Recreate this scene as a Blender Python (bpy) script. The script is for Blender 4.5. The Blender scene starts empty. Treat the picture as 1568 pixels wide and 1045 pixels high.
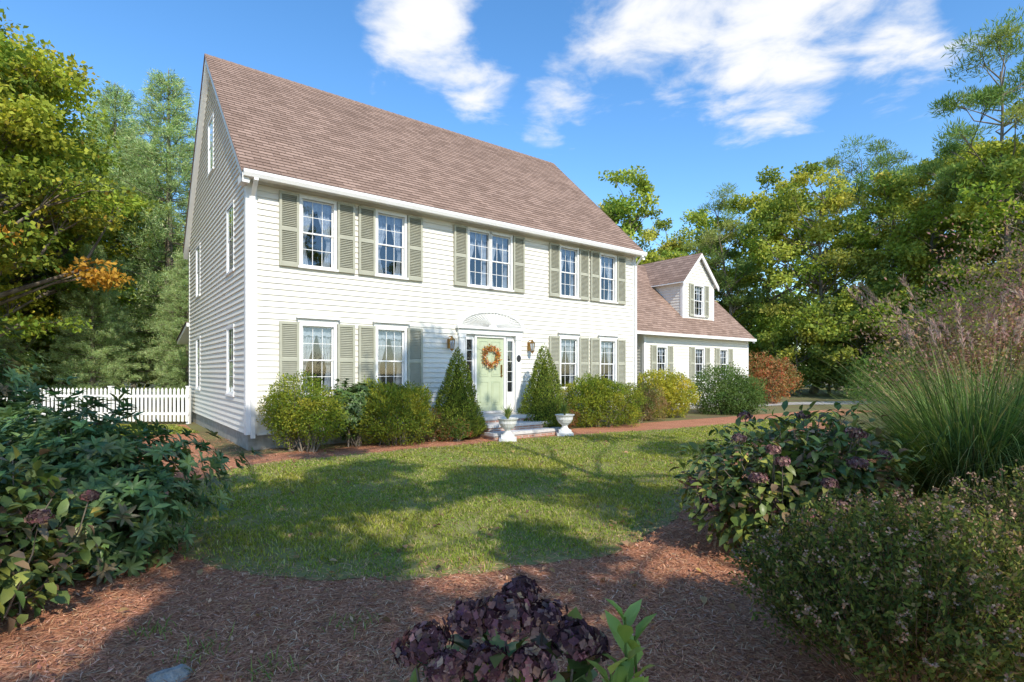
import bpy, math, numpy as np
from math import sin, cos, pi, radians
R = np.random.RandomState(7)
S = bpy.context.scene
COL = S.collection

# ------------------------------------------------------------------ materials
def newmat(name):
    m = bpy.data.materials.new(name); m.use_nodes = True
    nt = m.node_tree; nt.nodes.clear()
    out = nt.nodes.new('ShaderNodeOutputMaterial')
    return m, nt, out
def nd(nt, t, **kw):
    n = nt.nodes.new(t)
    for k, v in kw.items():
        if k in n.inputs.keys(): n.inputs[k].default_value = v
        else: setattr(n, k, v)
    return n
def c4(c): return (c[0], c[1], c[2], 1.0)
def mat_noise(name, c1, c2, scale=5, rough=.6, bump=0.0, bscale=None, detail=4, coord='Object', stretch=(1,1,1), spec=.3, metallic=0):
    m, nt, out = newmat(name)
    b = nd(nt, 'ShaderNodeBsdfPrincipled', Roughness=rough, Metallic=metallic)
    b.inputs['Specular IOR Level'].default_value = spec
    tc = nd(nt, 'ShaderNodeTexCoord'); mp = nd(nt, 'ShaderNodeMapping'); mp.inputs['Scale'].default_value = stretch
    nt.links.new(tc.outputs[coord], mp.inputs[0])
    n = nd(nt, 'ShaderNodeTexNoise', Scale=scale, Detail=detail)
    nt.links.new(mp.outputs[0], n.inputs['Vector'])
    r = nd(nt, 'ShaderNodeValToRGB')
    r.color_ramp.elements[0].position = .3; r.color_ramp.elements[1].position = .7
    r.color_ramp.elements[0].color = c4(c1); r.color_ramp.elements[1].color = c4(c2)
    nt.links.new(n.outputs['Fac'], r.inputs[0]); nt.links.new(r.outputs[0], b.inputs['Base Color'])
    if bump:
        n2 = nd(nt, 'ShaderNodeTexNoise', Scale=bscale or scale*4, Detail=3)
        nt.links.new(mp.outputs[0], n2.inputs['Vector'])
        bp = nd(nt, 'ShaderNodeBump', Strength=bump, Distance=.02)
        nt.links.new(n2.outputs['Fac'], bp.inputs['Height']); nt.links.new(bp.outputs[0], b.inputs['Normal'])
    nt.links.new(b.outputs[0], out.inputs[0])
    return m
def mat_leaf(name, trans=.3, rough=None, spec=.12, tint=(1.25,1.2,.6)):
    m, nt, out = newmat(name)
    a = nd(nt, 'ShaderNodeAttribute', attribute_name='Col')
    if rough is None:
        b = nd(nt, 'ShaderNodeBsdfDiffuse'); ci = b.inputs['Color']
    else:
        b = nd(nt, 'ShaderNodeBsdfPrincipled', Roughness=rough); b.inputs['Specular IOR Level'].default_value = spec; ci=b.inputs['Base Color']
    t = nd(nt, 'ShaderNodeBsdfTranslucent')
    mx = nd(nt, 'ShaderNodeMix', data_type='RGBA', blend_type='MULTIPLY'); mx.inputs[0].default_value = 1
    mx.inputs[7].default_value = c4(tint)
    nt.links.new(a.outputs['Color'], mx.inputs[6])
    nt.links.new(a.outputs['Color'], ci); nt.links.new(mx.outputs[2], t.inputs[0])
    if trans<=0: nt.links.new(b.outputs[0], out.inputs[0]); return m
    ms = nd(nt, 'ShaderNodeMixShader'); ms.inputs[0].default_value = trans
    nt.links.new(b.outputs[0], ms.inputs[1]); nt.links.new(t.outputs[0], ms.inputs[2]); nt.links.new(ms.outputs[0], out.inputs[0])
    return m

M_SIDING = mat_noise('siding_paint', (.73,.71,.635), (.78,.76,.69), 3, .5, stretch=(.3,1,1))
M_WHITE = mat_noise('white_trim', (.78,.78,.76), (.83,.83,.81), 4, .4)
M_SHUT = mat_noise('sage_shutter_paint', (.37,.37,.29), (.43,.43,.34), 6, .5)
M_DOOR = mat_noise('door_paint', (.44,.50,.34), (.49,.55,.38), 3, .35)
M_CONC = mat_noise('concrete', (.26,.25,.22), (.38,.36,.32), 8, .9, .3)
M_STONE = mat_noise('step_stone', (.50,.49,.48), (.64,.63,.61), 9, .8, .3)
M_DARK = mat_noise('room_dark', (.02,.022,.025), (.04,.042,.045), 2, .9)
M_BARK = mat_noise('bark', (.10,.08,.06), (.27,.23,.18), 6, .95, 0, stretch=(1,1,.25))
M_BRASS = mat_noise('lantern_brass', (.35,.18,.05), (.5,.28,.09), 9, .35, metallic=.9)
M_URN = mat_noise('urn_stone', (.6,.6,.58), (.72,.72,.7), 14, .7, .2)
M_ROCK = mat_noise('rock_grey', (.2,.19,.18), (.4,.39,.37), 12, .9, .6)
M_LEAF = mat_leaf('foliage',.42); M_GLOSS = mat_leaf('foliage_glossy', .22, .38, .4)
M_NEEDLE = mat_leaf('needles', .34); M_GRASS = mat_leaf('grass_blades', .4, None, .15, (1.2,1.2,.5))
M_STRAW = mat_leaf('pine_straw', 0); M_PETAL = mat_leaf('petals', .2, None, .1, (1,1,1))

def mat_roof():
    m, nt, out = newmat('asphalt_shingles')
    b = nd(nt, 'ShaderNodeBsdfPrincipled', Roughness=.9); b.inputs['Specular IOR Level'].default_value = .15
    uv = nd(nt, 'ShaderNodeUVMap')
    br = nd(nt, 'ShaderNodeTexBrick', Scale=1.0)
    br.inputs['Color1'].default_value = (.23,.155,.118,1); br.inputs['Color2'].default_value = (.36,.25,.195,1)
    br.inputs['Mortar'].default_value = (.11,.075,.06,1)
    br.inputs['Mortar Size'].default_value = .006; br.inputs['Brick Width'].default_value = .3; br.inputs['Row Height'].default_value = .14
    br.inputs['Bias'].default_value = .1
    nt.links.new(uv.outputs[0], br.inputs['Vector'])
    n = nd(nt, 'ShaderNodeTexNoise', Scale=90, Detail=3); nt.links.new(uv.outputs[0], n.inputs['Vector'])
    n2 = nd(nt, 'ShaderNodeTexNoise', Scale=.7, Detail=5); nt.links.new(uv.outputs[0], n2.inputs['Vector'])
    r = nd(nt, 'ShaderNodeMapRange'); r.inputs['To Min'].default_value=.68; r.inputs['To Max'].default_value=1.32
    nt.links.new(n.outputs['Fac'], r.inputs[0])
    r2 = nd(nt, 'ShaderNodeMapRange'); r2.inputs['To Min'].default_value=.8; r2.inputs['To Max'].default_value=1.2
    nt.links.new(n2.outputs['Fac'], r2.inputs[0])
    mu = nd(nt, 'ShaderNodeMath', operation='MULTIPLY'); nt.links.new(r.outputs[0], mu.inputs[0]); nt.links.new(r2.outputs[0], mu.inputs[1])
    vm = nd(nt, 'ShaderNodeVectorMath', operation='SCALE'); nt.links.new(br.outputs['Color'], vm.inputs[0]); nt.links.new(mu.outputs[0], vm.inputs['Scale'])
    nt.links.new(vm.outputs[0], b.inputs['Base Color'])
    nt.links.new(b.outputs[0], out.inputs[0]); return m
M_ROOF = mat_roof()
def mat_brick():
    m, nt, out = newmat('red_brick')
    b = nd(nt, 'ShaderNodeBsdfPrincipled', Roughness=.85)
    tc = nd(nt, 'ShaderNodeTexCoord'); mp = nd(nt,'ShaderNodeMapping'); mp.inputs['Rotation'].default_value=(radians(90),0,0)
    nt.links.new(tc.outputs['Object'], mp.inputs[0])
    br = nd(nt, 'ShaderNodeTexBrick', Scale=1.0)
    br.inputs['Color1'].default_value=(.36,.19,.14,1); br.inputs['Color2'].default_value=(.46,.27,.2,1); br.inputs['Mortar'].default_value=(.45,.42,.38,1)
    br.inputs['Mortar Size'].default_value=.012; br.inputs['Brick Width'].default_value=.2; br.inputs['Row Height'].default_value=.066
    nt.links.new(mp.outputs[0], br.inputs['Vector']); nt.links.new(br.outputs['Color'], b.inputs['Base Color']); nt.links.new(b.outputs[0], out.inputs[0]); return m
M_BRICK = mat_brick()
def mat_glass():
    m, nt, out = newmat('window_glass')
    g = nd(nt, 'ShaderNodeBsdfGlossy', Roughness=.03); g.inputs['Color'].default_value=(.85,.92,1,1)
    t = nd(nt, 'ShaderNodeBsdfTransparent'); t.inputs[0].default_value=(.8,.85,.9,1)
    f = nd(nt, 'ShaderNodeFresnel', IOR=1.5)
    mr = nd(nt, 'ShaderNodeMapRange'); mr.inputs['To Min'].default_value=.08; mr.inputs['To Max'].default_value=.9
    nt.links.new(f.outputs[0], mr.inputs[0])
    n = nd(nt,'ShaderNodeTexNoise', Scale=2.5); bp = nd(nt,'ShaderNodeBump', Strength=.12, Distance=.02)
    nt.links.new(n.outputs['Fac'], bp.inputs['Height']); nt.links.new(bp.outputs[0], g.inputs['Normal'])
    ms = nd(nt, 'ShaderNodeMixShader'); nt.links.new(mr.outputs[0], ms.inputs[0])
    nt.links.new(t.outputs[0], ms.inputs[1]); nt.links.new(g.outputs[0], ms.inputs[2]); nt.links.new(ms.outputs[0], out.inputs[0]); return m
M_GLASS = mat_glass()
M_CURT = mat_noise('curtain_lace', (.38,.41,.45), (.58,.61,.65), 30, .9)

# ------------------------------------------------------------------ generic polygon builder (house etc.)
class MB:
    def __init__(s): s.v=[]; s.f=[]; s.m=[]; s.uv=[]; s.mats=[]
    def mi(s, mat):
        if mat not in s.mats: s.mats.append(mat)
        return s.mats.index(mat)
    def poly(s, pts, mat, T=None, uvs=None):
        n=len(s.v)
        for p in pts: s.v.append(tuple(T(*p)) if T else tuple(p))
        s.f.append(tuple(range(n, n+len(pts)))); s.m.append(s.mi(mat)); s.uv.append(uvs)
    def box(s, x0,x1,y0,y1,z0,z1, mat, T=None):
        p=[(x0,y0,z0),(x1,y0,z0),(x1,y1,z0),(x0,y1,z0),(x0,y0,z1),(x1,y0,z1),(x1,y1,z1),(x0,y1,z1)]
        s.hexa(p, mat, T)
    def hexa(s, p, mat, T=None):
        for q in ((0,3,2,1),(4,5,6,7),(0,1,5,4),(1,2,6,5),(2,3,7,6),(3,0,4,7)):
            s.poly([p[i] for i in q], mat, T)
    def lathe(s, prof, mat, c=(0,0,0), n=20, T=None):
        for i in range(n):
            a0=2*pi*i/n; a1=2*pi*(i+1)/n
            for (r0,z0),(r1,z1) in zip(prof[:-1],prof[1:]):
                s.poly([(c[0]+r0*cos(a0),c[1]+r0*sin(a0),c[2]+z0),(c[0]+r0*cos(a1),c[1]+r0*sin(a1),c[2]+z0),
                        (c[0]+r1*cos(a1),c[1]+r1*sin(a1),c[2]+z1),(c[0]+r1*cos(a0),c[1]+r1*sin(a0),c[2]+z1)], mat, T)
    def build(s, name, parent=None, loc=None):
        me=bpy.data.meshes.new(name); me.from_pydata(s.v,[],s.f)
        for m in s.mats: me.materials.append(m)
        me.polygons.foreach_set('material_index', s.m)
        if any(u is not None for u in s.uv):
            l=me.uv_layers.new(name='UVMap'); k=0
            for f,u in zip(s.f,s.uv):
                for j in range(len(f)):
                    if u is not None: l.data[k].uv=u[j]
                    k+=1
        me.update()
        o=bpy.data.objects.new(name,me); COL.objects.link(o)
        if parent: o.parent=parent
        if loc: o.location=loc
        return o
def empty(name, loc=(0,0,0), rz=0):
    e=bpy.data.objects.new(name,None); e.location=loc; e.rotation_euler=(0,0,rz); COL.objects.link(e); return e

# ------------------------------------------------------------------ foliage builder
def unit(a): return a/np.maximum(np.linalg.norm(a,axis=-1,keepdims=True),1e-9)
def rdir(n, rs=R): return unit(rs.normal(size=(n,3)))
class FB:
    def __init__(s): s.V=[]; s.F=[]; s.C=[]; s.MI=[]; s.n=0; s.mats=[]
    def mi(s,m):
        if m not in s.mats: s.mats.append(m)
        return s.mats.index(m)
    def add(s,V,F,C,mat):
        V=np.asarray(V,dtype=np.float32); s.V.append(V); s.F.append(np.asarray(F,dtype=np.int32)+s.n); s.n+=len(V)
        C=np.asarray(C,dtype=np.float32)
        if C.ndim==1: C=np.tile(C,(len(V),1))
        s.C.append(C); s.MI.append(np.full(len(F), s.mi(mat), dtype=np.int32))
    def leaves(s,P,D,N,L,W,C,mat,fold=.18):
        n=len(P); D=unit(D); Sd=unit(np.cross(D,N)); Nn=np.cross(Sd,D)
        L=np.broadcast_to(np.asarray(L,float),(n,))[:,None]; W=np.broadcast_to(np.asarray(W,float),(n,))[:,None]
        V=np.empty((n,4,3)); V[:,0]=P; V[:,1]=P+D*L*.5+Sd*W*.5+Nn*W*fold; V[:,2]=P+D*L; V[:,3]=P+D*L*.5-Sd*W*.5+Nn*W*fold
        s.add(V.reshape(-1,3), np.arange(n*4).reshape(-1,4), np.repeat(C,4,axis=0), mat)
    def bigleaves(s,P,D,N,L,W,C,mat,droop=.15):
        n=len(P); D=unit(D); Sd=unit(np.cross(D,N)); Nn=np.cross(Sd,D)
        L=np.broadcast_to(np.asarray(L,float),(n,))[:,None]; W=np.broadcast_to(np.asarray(W,float),(n,))[:,None]
        m1=P+D*L*.35+Nn*L*.03; m2=P+D*L*.7-Nn*L*droop*.4; tip=P+D*L*.98-Nn*L*droop
        V=np.empty((n,8,3)); V[:,0]=P; V[:,1]=m1; V[:,2]=m2; V[:,3]=tip
        V[:,4]=m1+Sd*W*.5+Nn*W*.14; V[:,5]=m2+Sd*W*.42+Nn*W*.12; V[:,6]=m1-Sd*W*.5+Nn*W*.14; V[:,7]=m2-Sd*W*.42+Nn*W*.12
        b=(np.arange(n)*8)[:,None]
        F=np.concatenate([b+np.array([[0,1,5,4]]), b+np.array([[1,2,3,5]]), b+np.array([[0,6,7,1]]), b+np.array([[1,7,3,2]])],0)
        s.add(V.reshape(-1,3),F,np.repeat(C,8,axis=0),mat)
    def tube(s,pts,rad,mat,sides=6,col=(.1,.08,.06)):
        pts=np.asarray(pts,float); k=len(pts); t=np.gradient(pts,axis=0); t=unit(t)
        ref=np.where(np.abs(t[:,2:3])>.9,[[1.,0,0]],[[0,0,1.]]); a=unit(np.cross(t,ref)); b=np.cross(t,a)
        an=np.arange(sides)*2*pi/sides; rad=np.asarray(rad,float)
        V=pts[:,None]+rad[:,None,None]*(a[:,None]*np.cos(an)[None,:,None]+b[:,None]*np.sin(an)[None,:,None])
        i=np.arange(k-1)[:,None]*sides; j=np.arange(sides)[None]; j2=(j+1)%sides
        F=np.stack([i+j,i+j2,i+sides+j2,i+sides+j],-1).reshape(-1,4)
        s.add(V.reshape(-1,3),F,np.array(col),mat)
    def ribbons(s,P,az,reach,height,droop,W,C,mat,k=7,twist=0):
        n=len(P); t=np.linspace(0,1,k)[None,:]
        h=reach[:,None]*t**1.5; z=height[:,None]*(t-droop[:,None]*t**3)
        cx,cy=np.cos(az)[:,None],np.sin(az)[:,None]
        c=np.stack([P[:,0:1]+cx*h,P[:,1:2]+cy*h,P[:,2:3]+z],-1)
        w=(W[:,None]*(1-t**2.5)*.5+.0003)[...,None]; sd=np.stack([-np.sin(az+twist),np.cos(az+twist),np.zeros(n)],-1)[:,None]
        V=np.concatenate([c+sd*w,c-sd*w],1)
        b=(np.arange(n)*2*k)[:,None,None]; i=np.arange(k-1)[None,:,None]
        F=(b+i+np.array([0,1,k+1,k])[None,None]).reshape(-1,4)
        s.add(V.reshape(-1,3),F,np.repeat(C,2*k,axis=0),mat)
    def build(s,name,loc=None,rz=0,scale=1,parent=None):
        me=s.mesh(name); return inst(me,name,loc,rz,scale,parent)
    def mesh(s,name):
        V=np.concatenate(s.V); F=np.concatenate(s.F); C=np.concatenate(s.C); MI=np.concatenate(s.MI)
        me=bpy.data.meshes.new(name); me.vertices.add(len(V)); me.vertices.foreach_set('co',V.ravel())
        me.loops.add(len(F)*4); me.loops.foreach_set('vertex_index',F.ravel())
        me.polygons.add(len(F)); me.polygons.foreach_set('loop_start',np.arange(len(F),dtype=np.int32)*4)
        me.polygons.foreach_set('material_index',MI)
        for m in s.mats: me.materials.append(m)
        at=me.color_attributes.new('Col','FLOAT_COLOR','POINT')
        at.data.foreach_set('color',np.concatenate([C,np.ones((len(C),1),np.float32)],1).ravel())
        me.update(calc_edges=True); return me
def inst(me,name,loc=None,rz=0,scale=1,parent=None):
    o=bpy.data.objects.new(name,me); COL.objects.link(o)
    if loc is not None: o.location=loc
    o.rotation_euler=(0,0,rz); o.scale=(scale,)*3 if not isinstance(scale,tuple) else scale
    if parent: o.parent=parent
    return o
def pal(palette,w,n,rs,jit=.18):
    p=np.array(palette,float); w=np.array(w,float); w/=w.sum()
    c=p[rs.choice(len(p),n,p=w)]
    return np.clip(c*(1+rs.normal(0,jit,(n,1)))*(1+rs.normal(0,.06,(n,3))),.005,.9)

# ------------------------------------------------------------------ ground
GROUND = mat_noise('forest_floor', (.16,.11,.06), (.17,.18,.06), .6, .95, 0, detail=6)
def mat_mulch():
    m,nt,out=newmat('pine_straw_mulch')
    b=nd(nt,'ShaderNodeBsdfDiffuse')
    tc=nd(nt,'ShaderNodeTexCoord')
    n=nd(nt,'ShaderNodeTexNoise',Scale=45,Detail=4,Roughness=.7); nt.links.new(tc.outputs['Object'],n.inputs['Vector'])
    n2=nd(nt,'ShaderNodeTexNoise',Scale=1.3,Detail=4); nt.links.new(tc.outputs['Object'],n2.inputs['Vector'])
    r=nd(nt,'ShaderNodeValToRGB'); e=r.color_ramp.elements; e[0].position=.35; e[1].position=.68
    e[0].color=(.17,.075,.045,1); e[1].color=(.66,.34,.21,1); k=e.new(.52); k.color=(.47,.215,.125,1)
    nt.links.new(n.outputs['Fac'],r.inputs[0])
    r2=nd(nt,'ShaderNodeMapRange'); r2.inputs['To Min'].default_value=.7; r2.inputs['To Max'].default_value=1.3; nt.links.new(n2.outputs['Fac'],r2.inputs[0])
    vm=nd(nt,'ShaderNodeVectorMath',operation='SCALE'); nt.links.new(r.outputs[0],vm.inputs[0]); nt.links.new(r2.outputs[0],vm.inputs['Scale'])
    nt.links.new(vm.outputs[0],b.inputs['Color'])
    bp=nd(nt,'ShaderNodeBump',Strength=.7,Distance=.015); nt.links.new(n.outputs['Fac'],bp.inputs['Height']); nt.links.new(bp.outputs[0],b.inputs['Normal'])
    nt.links.new(b.outputs[0],out.inputs[0]); return m
M_MULCH=mat_mulch()
M_LAWN=mat_noise('lawn_soil', (.20,.17,.07), (.25,.26,.08), 9, .95, 0)
M_DRIVE=mat_noise('gravel_drive', (.34,.32,.30), (.48,.46,.43), 12, .95, .5, 80)
def sheet(name,pts,z,mat):
    b=MB(); b.poly([(x,y,z) for x,y in pts],mat); return b.build(name)
sheet('ground',[(500*cos(a),500*sin(a)) for a in np.linspace(0,2*pi,48,endpoint=False)],-.004,GROUND)
MULCH=[(-16,-4),(8,-4),(9.5,6),(9.0,13),(11,19),(15,22.2),(14.2,23.5),(4,16.9),(-5.3,10.2),(-5.9,10.9),(-9.9,16.4),(-14,16.4),(-12,8)]
sheet('mulch_bed',MULCH,.001,M_MULCH)
def smooth(pts,it=2):
    p=np.array(pts,float)
    for _ in range(it):
        q=np.roll(p,-1,0); p=np.stack([.75*p+.25*q,.25*p+.75*q],1).reshape(-1,2)
    return p
def ragged(p,amp,step=.06,seed=1):
    rs=np.random.RandomState(seed); out=[]
    for i in range(len(p)):
        a,b=p[i],p[(i+1)%len(p)]; n=max(1,int(np.linalg.norm(b-a)/step))
        for k in range(n): out.append(a+(b-a)*k/n)
    out=np.array(out); m=len(out); t=np.arange(m)
    nx=np.roll(out,-1,0)-np.roll(out,1,0); nx=unit(nx)[:,::-1]*[1,-1]
    w=sum(np.sin(2*pi*t/m*k+rs.uniform(0,6.28))*rs.uniform(.5,1)/(1+k/40) for k in (9,17,29,43,71,97))/3
    return out+nx*(amp*w+rs.normal(0,amp*.12,m))[:,None]
LAWN0=smooth([(-3.1,5.0),(-2.3,4.3),(-1.17,4.05),(-.3,4.2),(.75,4.7),(1.75,5.8),(2.9,7.9),(4.4,11),(7.0,14.3),(10.5,18.2),(13,21.2),(12.2,21.5),(8.5,18.3),(6.0,16),(1.28,13.6),(-.65,12.3),(-2.45,10.9),(-3.5,10.15),(-4.5,9.4),(-4.85,8.0),(-4.0,6.0)])
LAWN=ragged(LAWN0,.19)
sheet('lawn',[tuple(p) for p in ragged(LAWN0,.19,.06,1)],.005,M_LAWN)
sheet('driveway',[(10.5,24.8),(14,26.5),(40,29.0),(42,33),(24,31),(12.6,28)],.006,M_DRIVE)
SL_=[(-14,16.3),(-10.2,16.3),(-8.2,14.2),(-9.5,13.2),(-14,13.8)]
sheet('side_lawn',SL_,.005,M_LAWN)

def inpoly(P,poly):
    x,y=P[:,0],P[:,1]; c=np.zeros(len(P),bool); n=len(poly)
    for i in range(n):
        x1,y1=poly[i]; x2,y2=poly[(i+1)%n]
        k=((y1>y)!=(y2>y))&(x<(x2-x1)*(y-y1)/(y2-y1+1e-12)+x1); c^=k
    return c
def edged(P,poly):
    m=np.full(len(P),9.,np.float32)
    for q in np.array(poly)[::2]: m=np.minimum(m,np.hypot(P[:,0]-q[0],P[:,1]-q[1]))
    return m
def wav(P,s,ph=0):
    x,y=P[:,0]*s,P[:,1]*s
    return (np.sin(x*1.3+y*.7+ph)+np.sin(-x*.8+y*1.9+1.3+ph)+np.sin(x*2.3-y*1.1+2.1*ph)+np.sin(x*3.7+y*3.1+.5))/4
def grass(name,poly,N,dmin=4,over=None):
    rs=np.random.RandomState(3)
    p=np.array(poly); lo,hi=p.min(0),p.max(0)
    P=rs.uniform(lo,hi,(N*6,2)); d=np.linalg.norm(P,axis=1); P=P[rs.rand(len(P))<np.clip((dmin/d)**1.2,0,1)]
    P=P[inpoly(P,poly)]; e=edged(P,poly); P=P[rs.rand(len(P))<np.clip(.12+e*1.7+.35*wav(P,5),.03,1)][:N]
    P=P+rs.normal(0,.04,P.shape)
    d=np.linalg.norm(P,axis=1); n=len(P)
    w1=wav(P,1.1)+.5*wav(P,4,2)
    k_=rs.rand(n)<np.clip(1.05+.9*wav(P,2.3,4),.35,1); P=P[k_]; d=d[k_]; w1=w1[k_]; n=len(P)
    c=np.array([.29,.35,.06])+np.clip(w1,-1,1)[:,None]*np.array([.09,.03,.008])
    dry=rs.rand(n)<.2; c[dry]=[.50,.43,.20]
    c=np.clip(c*(1+rs.normal(0,.22,(n,1))),.01,.7)
    b=FB(); az=rs.uniform(0,2*pi,n)
    H=rs.uniform(.018,.050,n)*(1+.35*w1); W=(.0025+.0011*d)
    b.ribbons(np.c_[P,np.zeros(n)+.004],az,H*rs.uniform(.2,1.5,n),H,rs.uniform(0,.4,n),W,c,M_GRASS,k=3)
    b.build(name)
grass('lawn_grass',LAWN,210000)
grass('side_lawn_grass',SL_,14000,12)
def straw():
    rs=np.random.RandomState(5); b=FB()
    P=rs.uniform([-9,1.2],[9,14],(900000,2)); d=np.linalg.norm(P,axis=1)
    P=P[(rs.rand(len(P))<np.clip((2.6/d)**1.6,0,1))&(np.abs(P[:,0])<P[:,1]*1.05+.3)]
    inl=inpoly(P,LAWN); e=edged(P,LAWN); P=P[(~inl)|(rs.rand(len(P))<np.clip(.55-e*.9,.03,1))]; P=P[:150000]; n=len(P); d=np.linalg.norm(P,axis=1)
    az=rs.uniform(0,2*pi,n); D=np.c_[np.cos(az),np.sin(az),rs.normal(0,.12,n)]
    c=pal([(.70,.38,.23),(.60,.29,.16),(.40,.18,.10),(.74,.50,.33),(.2,.09,.06)],[4,4,3,1.3,1.6],n,rs)
    b.leaves(np.c_[P,rs.uniform(.006,.022,n)],D,np.tile([0,0,1.],(n,1)),rs.uniform(.04,.10,n),(.0022+.0008*d),c,M_STRAW,.05)
    m=18000; P=rs.uniform([-6,1.5],[6,9],(m*3,2)); P=P[~inpoly(P,LAWN)][:m]; m=len(P)
    c=pal([(.36,.18,.12),(.56,.32,.22),(.2,.10,.07)],[3,2,2],m,rs)
    D=rdir(m,rs); D[:,2]*=.35; N=rdir(m,rs)*.4+[0,0,1]
    b.leaves(np.c_[P,np.full(m,.014)],D,N,rs.uniform(.015,.05,m),rs.uniform(.01,.022,m),c,M_STRAW,.0)
    b.build('pine_straw_litter')
straw()
def litter():
    rs=np.random.RandomState(8); b=FB(); n=800
    P=rs.uniform([-5,2.3],[6,13],(n,2)); c=pal([(.40,.25,.14),(.52,.36,.2),(.28,.16,.1),(.6,.45,.18)],[3,2,2,1],n,rs)
    az=rs.uniform(0,2*pi,n); D=np.c_[np.cos(az),np.sin(az),rs.normal(0,.3,n)]; N=rdir(n,rs)*.4+[0,0,1]
    L=rs.uniform(.03,.08,n)*np.where(rs.rand(n)<.1,1.5,1)
    b.bigleaves(np.c_[P,np.full(n,.035)],D,N,L,L*.6,c,M_LEAF,.3); b.build('fallen_leaves')
litter()
def weeds(name,spots):
    rs=np.random.RandomState(11); b=FB()
    for x,y,r in spots:
        n=55; P=np.c_[x+rs.normal(0,r,n),y+rs.normal(0,r,n),np.zeros(n)+.005]
        H=rs.uniform(.02,.08,n); b.ribbons(P,rs.uniform(0,2*pi,n),H*.9,H,rs.uniform(0,.5,n),np.full(n,.006),pal([(.19,.27,.08),(.3,.34,.11)],[1,1],n,rs),M_GRASS,k=4)
    b.build(name)
weeds('weed_tufts',[(-1.75,3.05,.1),(-1.3,2.85,.07),(-1.0,3.4,.08),(.4,3.2,.06),(-2.2,3.3,.06),(-6.2,9.9,.25),(-5.7,9.5,.3),(-6.7,10.4,.2)])

# ------------------------------------------------------------------ HOUSE
HX,HY=-5.39,11.0; ANG=math.atan2(.608,.794)
house=empty('colonial_house',(HX,HY,0),ANG)
def siding(mb,T,amin,amax,z0,z1,openings,mat=M_SIDING,exp=.125,dep=.022):
    z=z0
    while z<z1-1e-4:
        zt=min(z+exp,z1); br={z,zt}
        for (a0,a1,c0,c1) in openings:
            for q in (c0,c1):
                if z<q<zt: br.add(q)
        br=sorted(br)
        for zb,ztt in zip(br[:-1],br[1:]):
            if ztt-zb<1e-4: continue
            zm=.5*(zb+ztt); yb=-dep*(1-(zb-z)/exp)-.002; yt=-dep*(1-(ztt-z)/exp)-.002
            cuts=sorted([(a0,a1) for a0,a1,c0,c1 in openings if c0<zm<c1])
            A0b,A1b,A0t,A1t=amin(zb),amax(zb),amin(ztt),amax(ztt)
            if A1b-A0b<.01: continue
            if A1t<A0t: A0t=A1t=.5*(A0t+A1t)
            segs=[]; xs=[(A0b,A0t)]
            for a0,a1 in cuts: segs.append((xs[0],(a0,a0))); xs=[(a1,a1)]
            segs.append((xs[0],(A1b,A1t)))
            for (l,lt),(r,rt) in segs:
                if r-l<1e-3: continue
                mb.poly([(l,yb,zb),(r,yb,zb),(rt,yt,ztt),(lt,yt,ztt)],mat,T)
                if zb==z: mb.poly([(l,yb,zb),(r,yb,zb),(r,0,zb),(l,0,zb)],mat,T)
        z=zt
TF=lambda a,b,c:(a,b,c)
TG=lambda a,b,c:(b,a,c)
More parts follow.
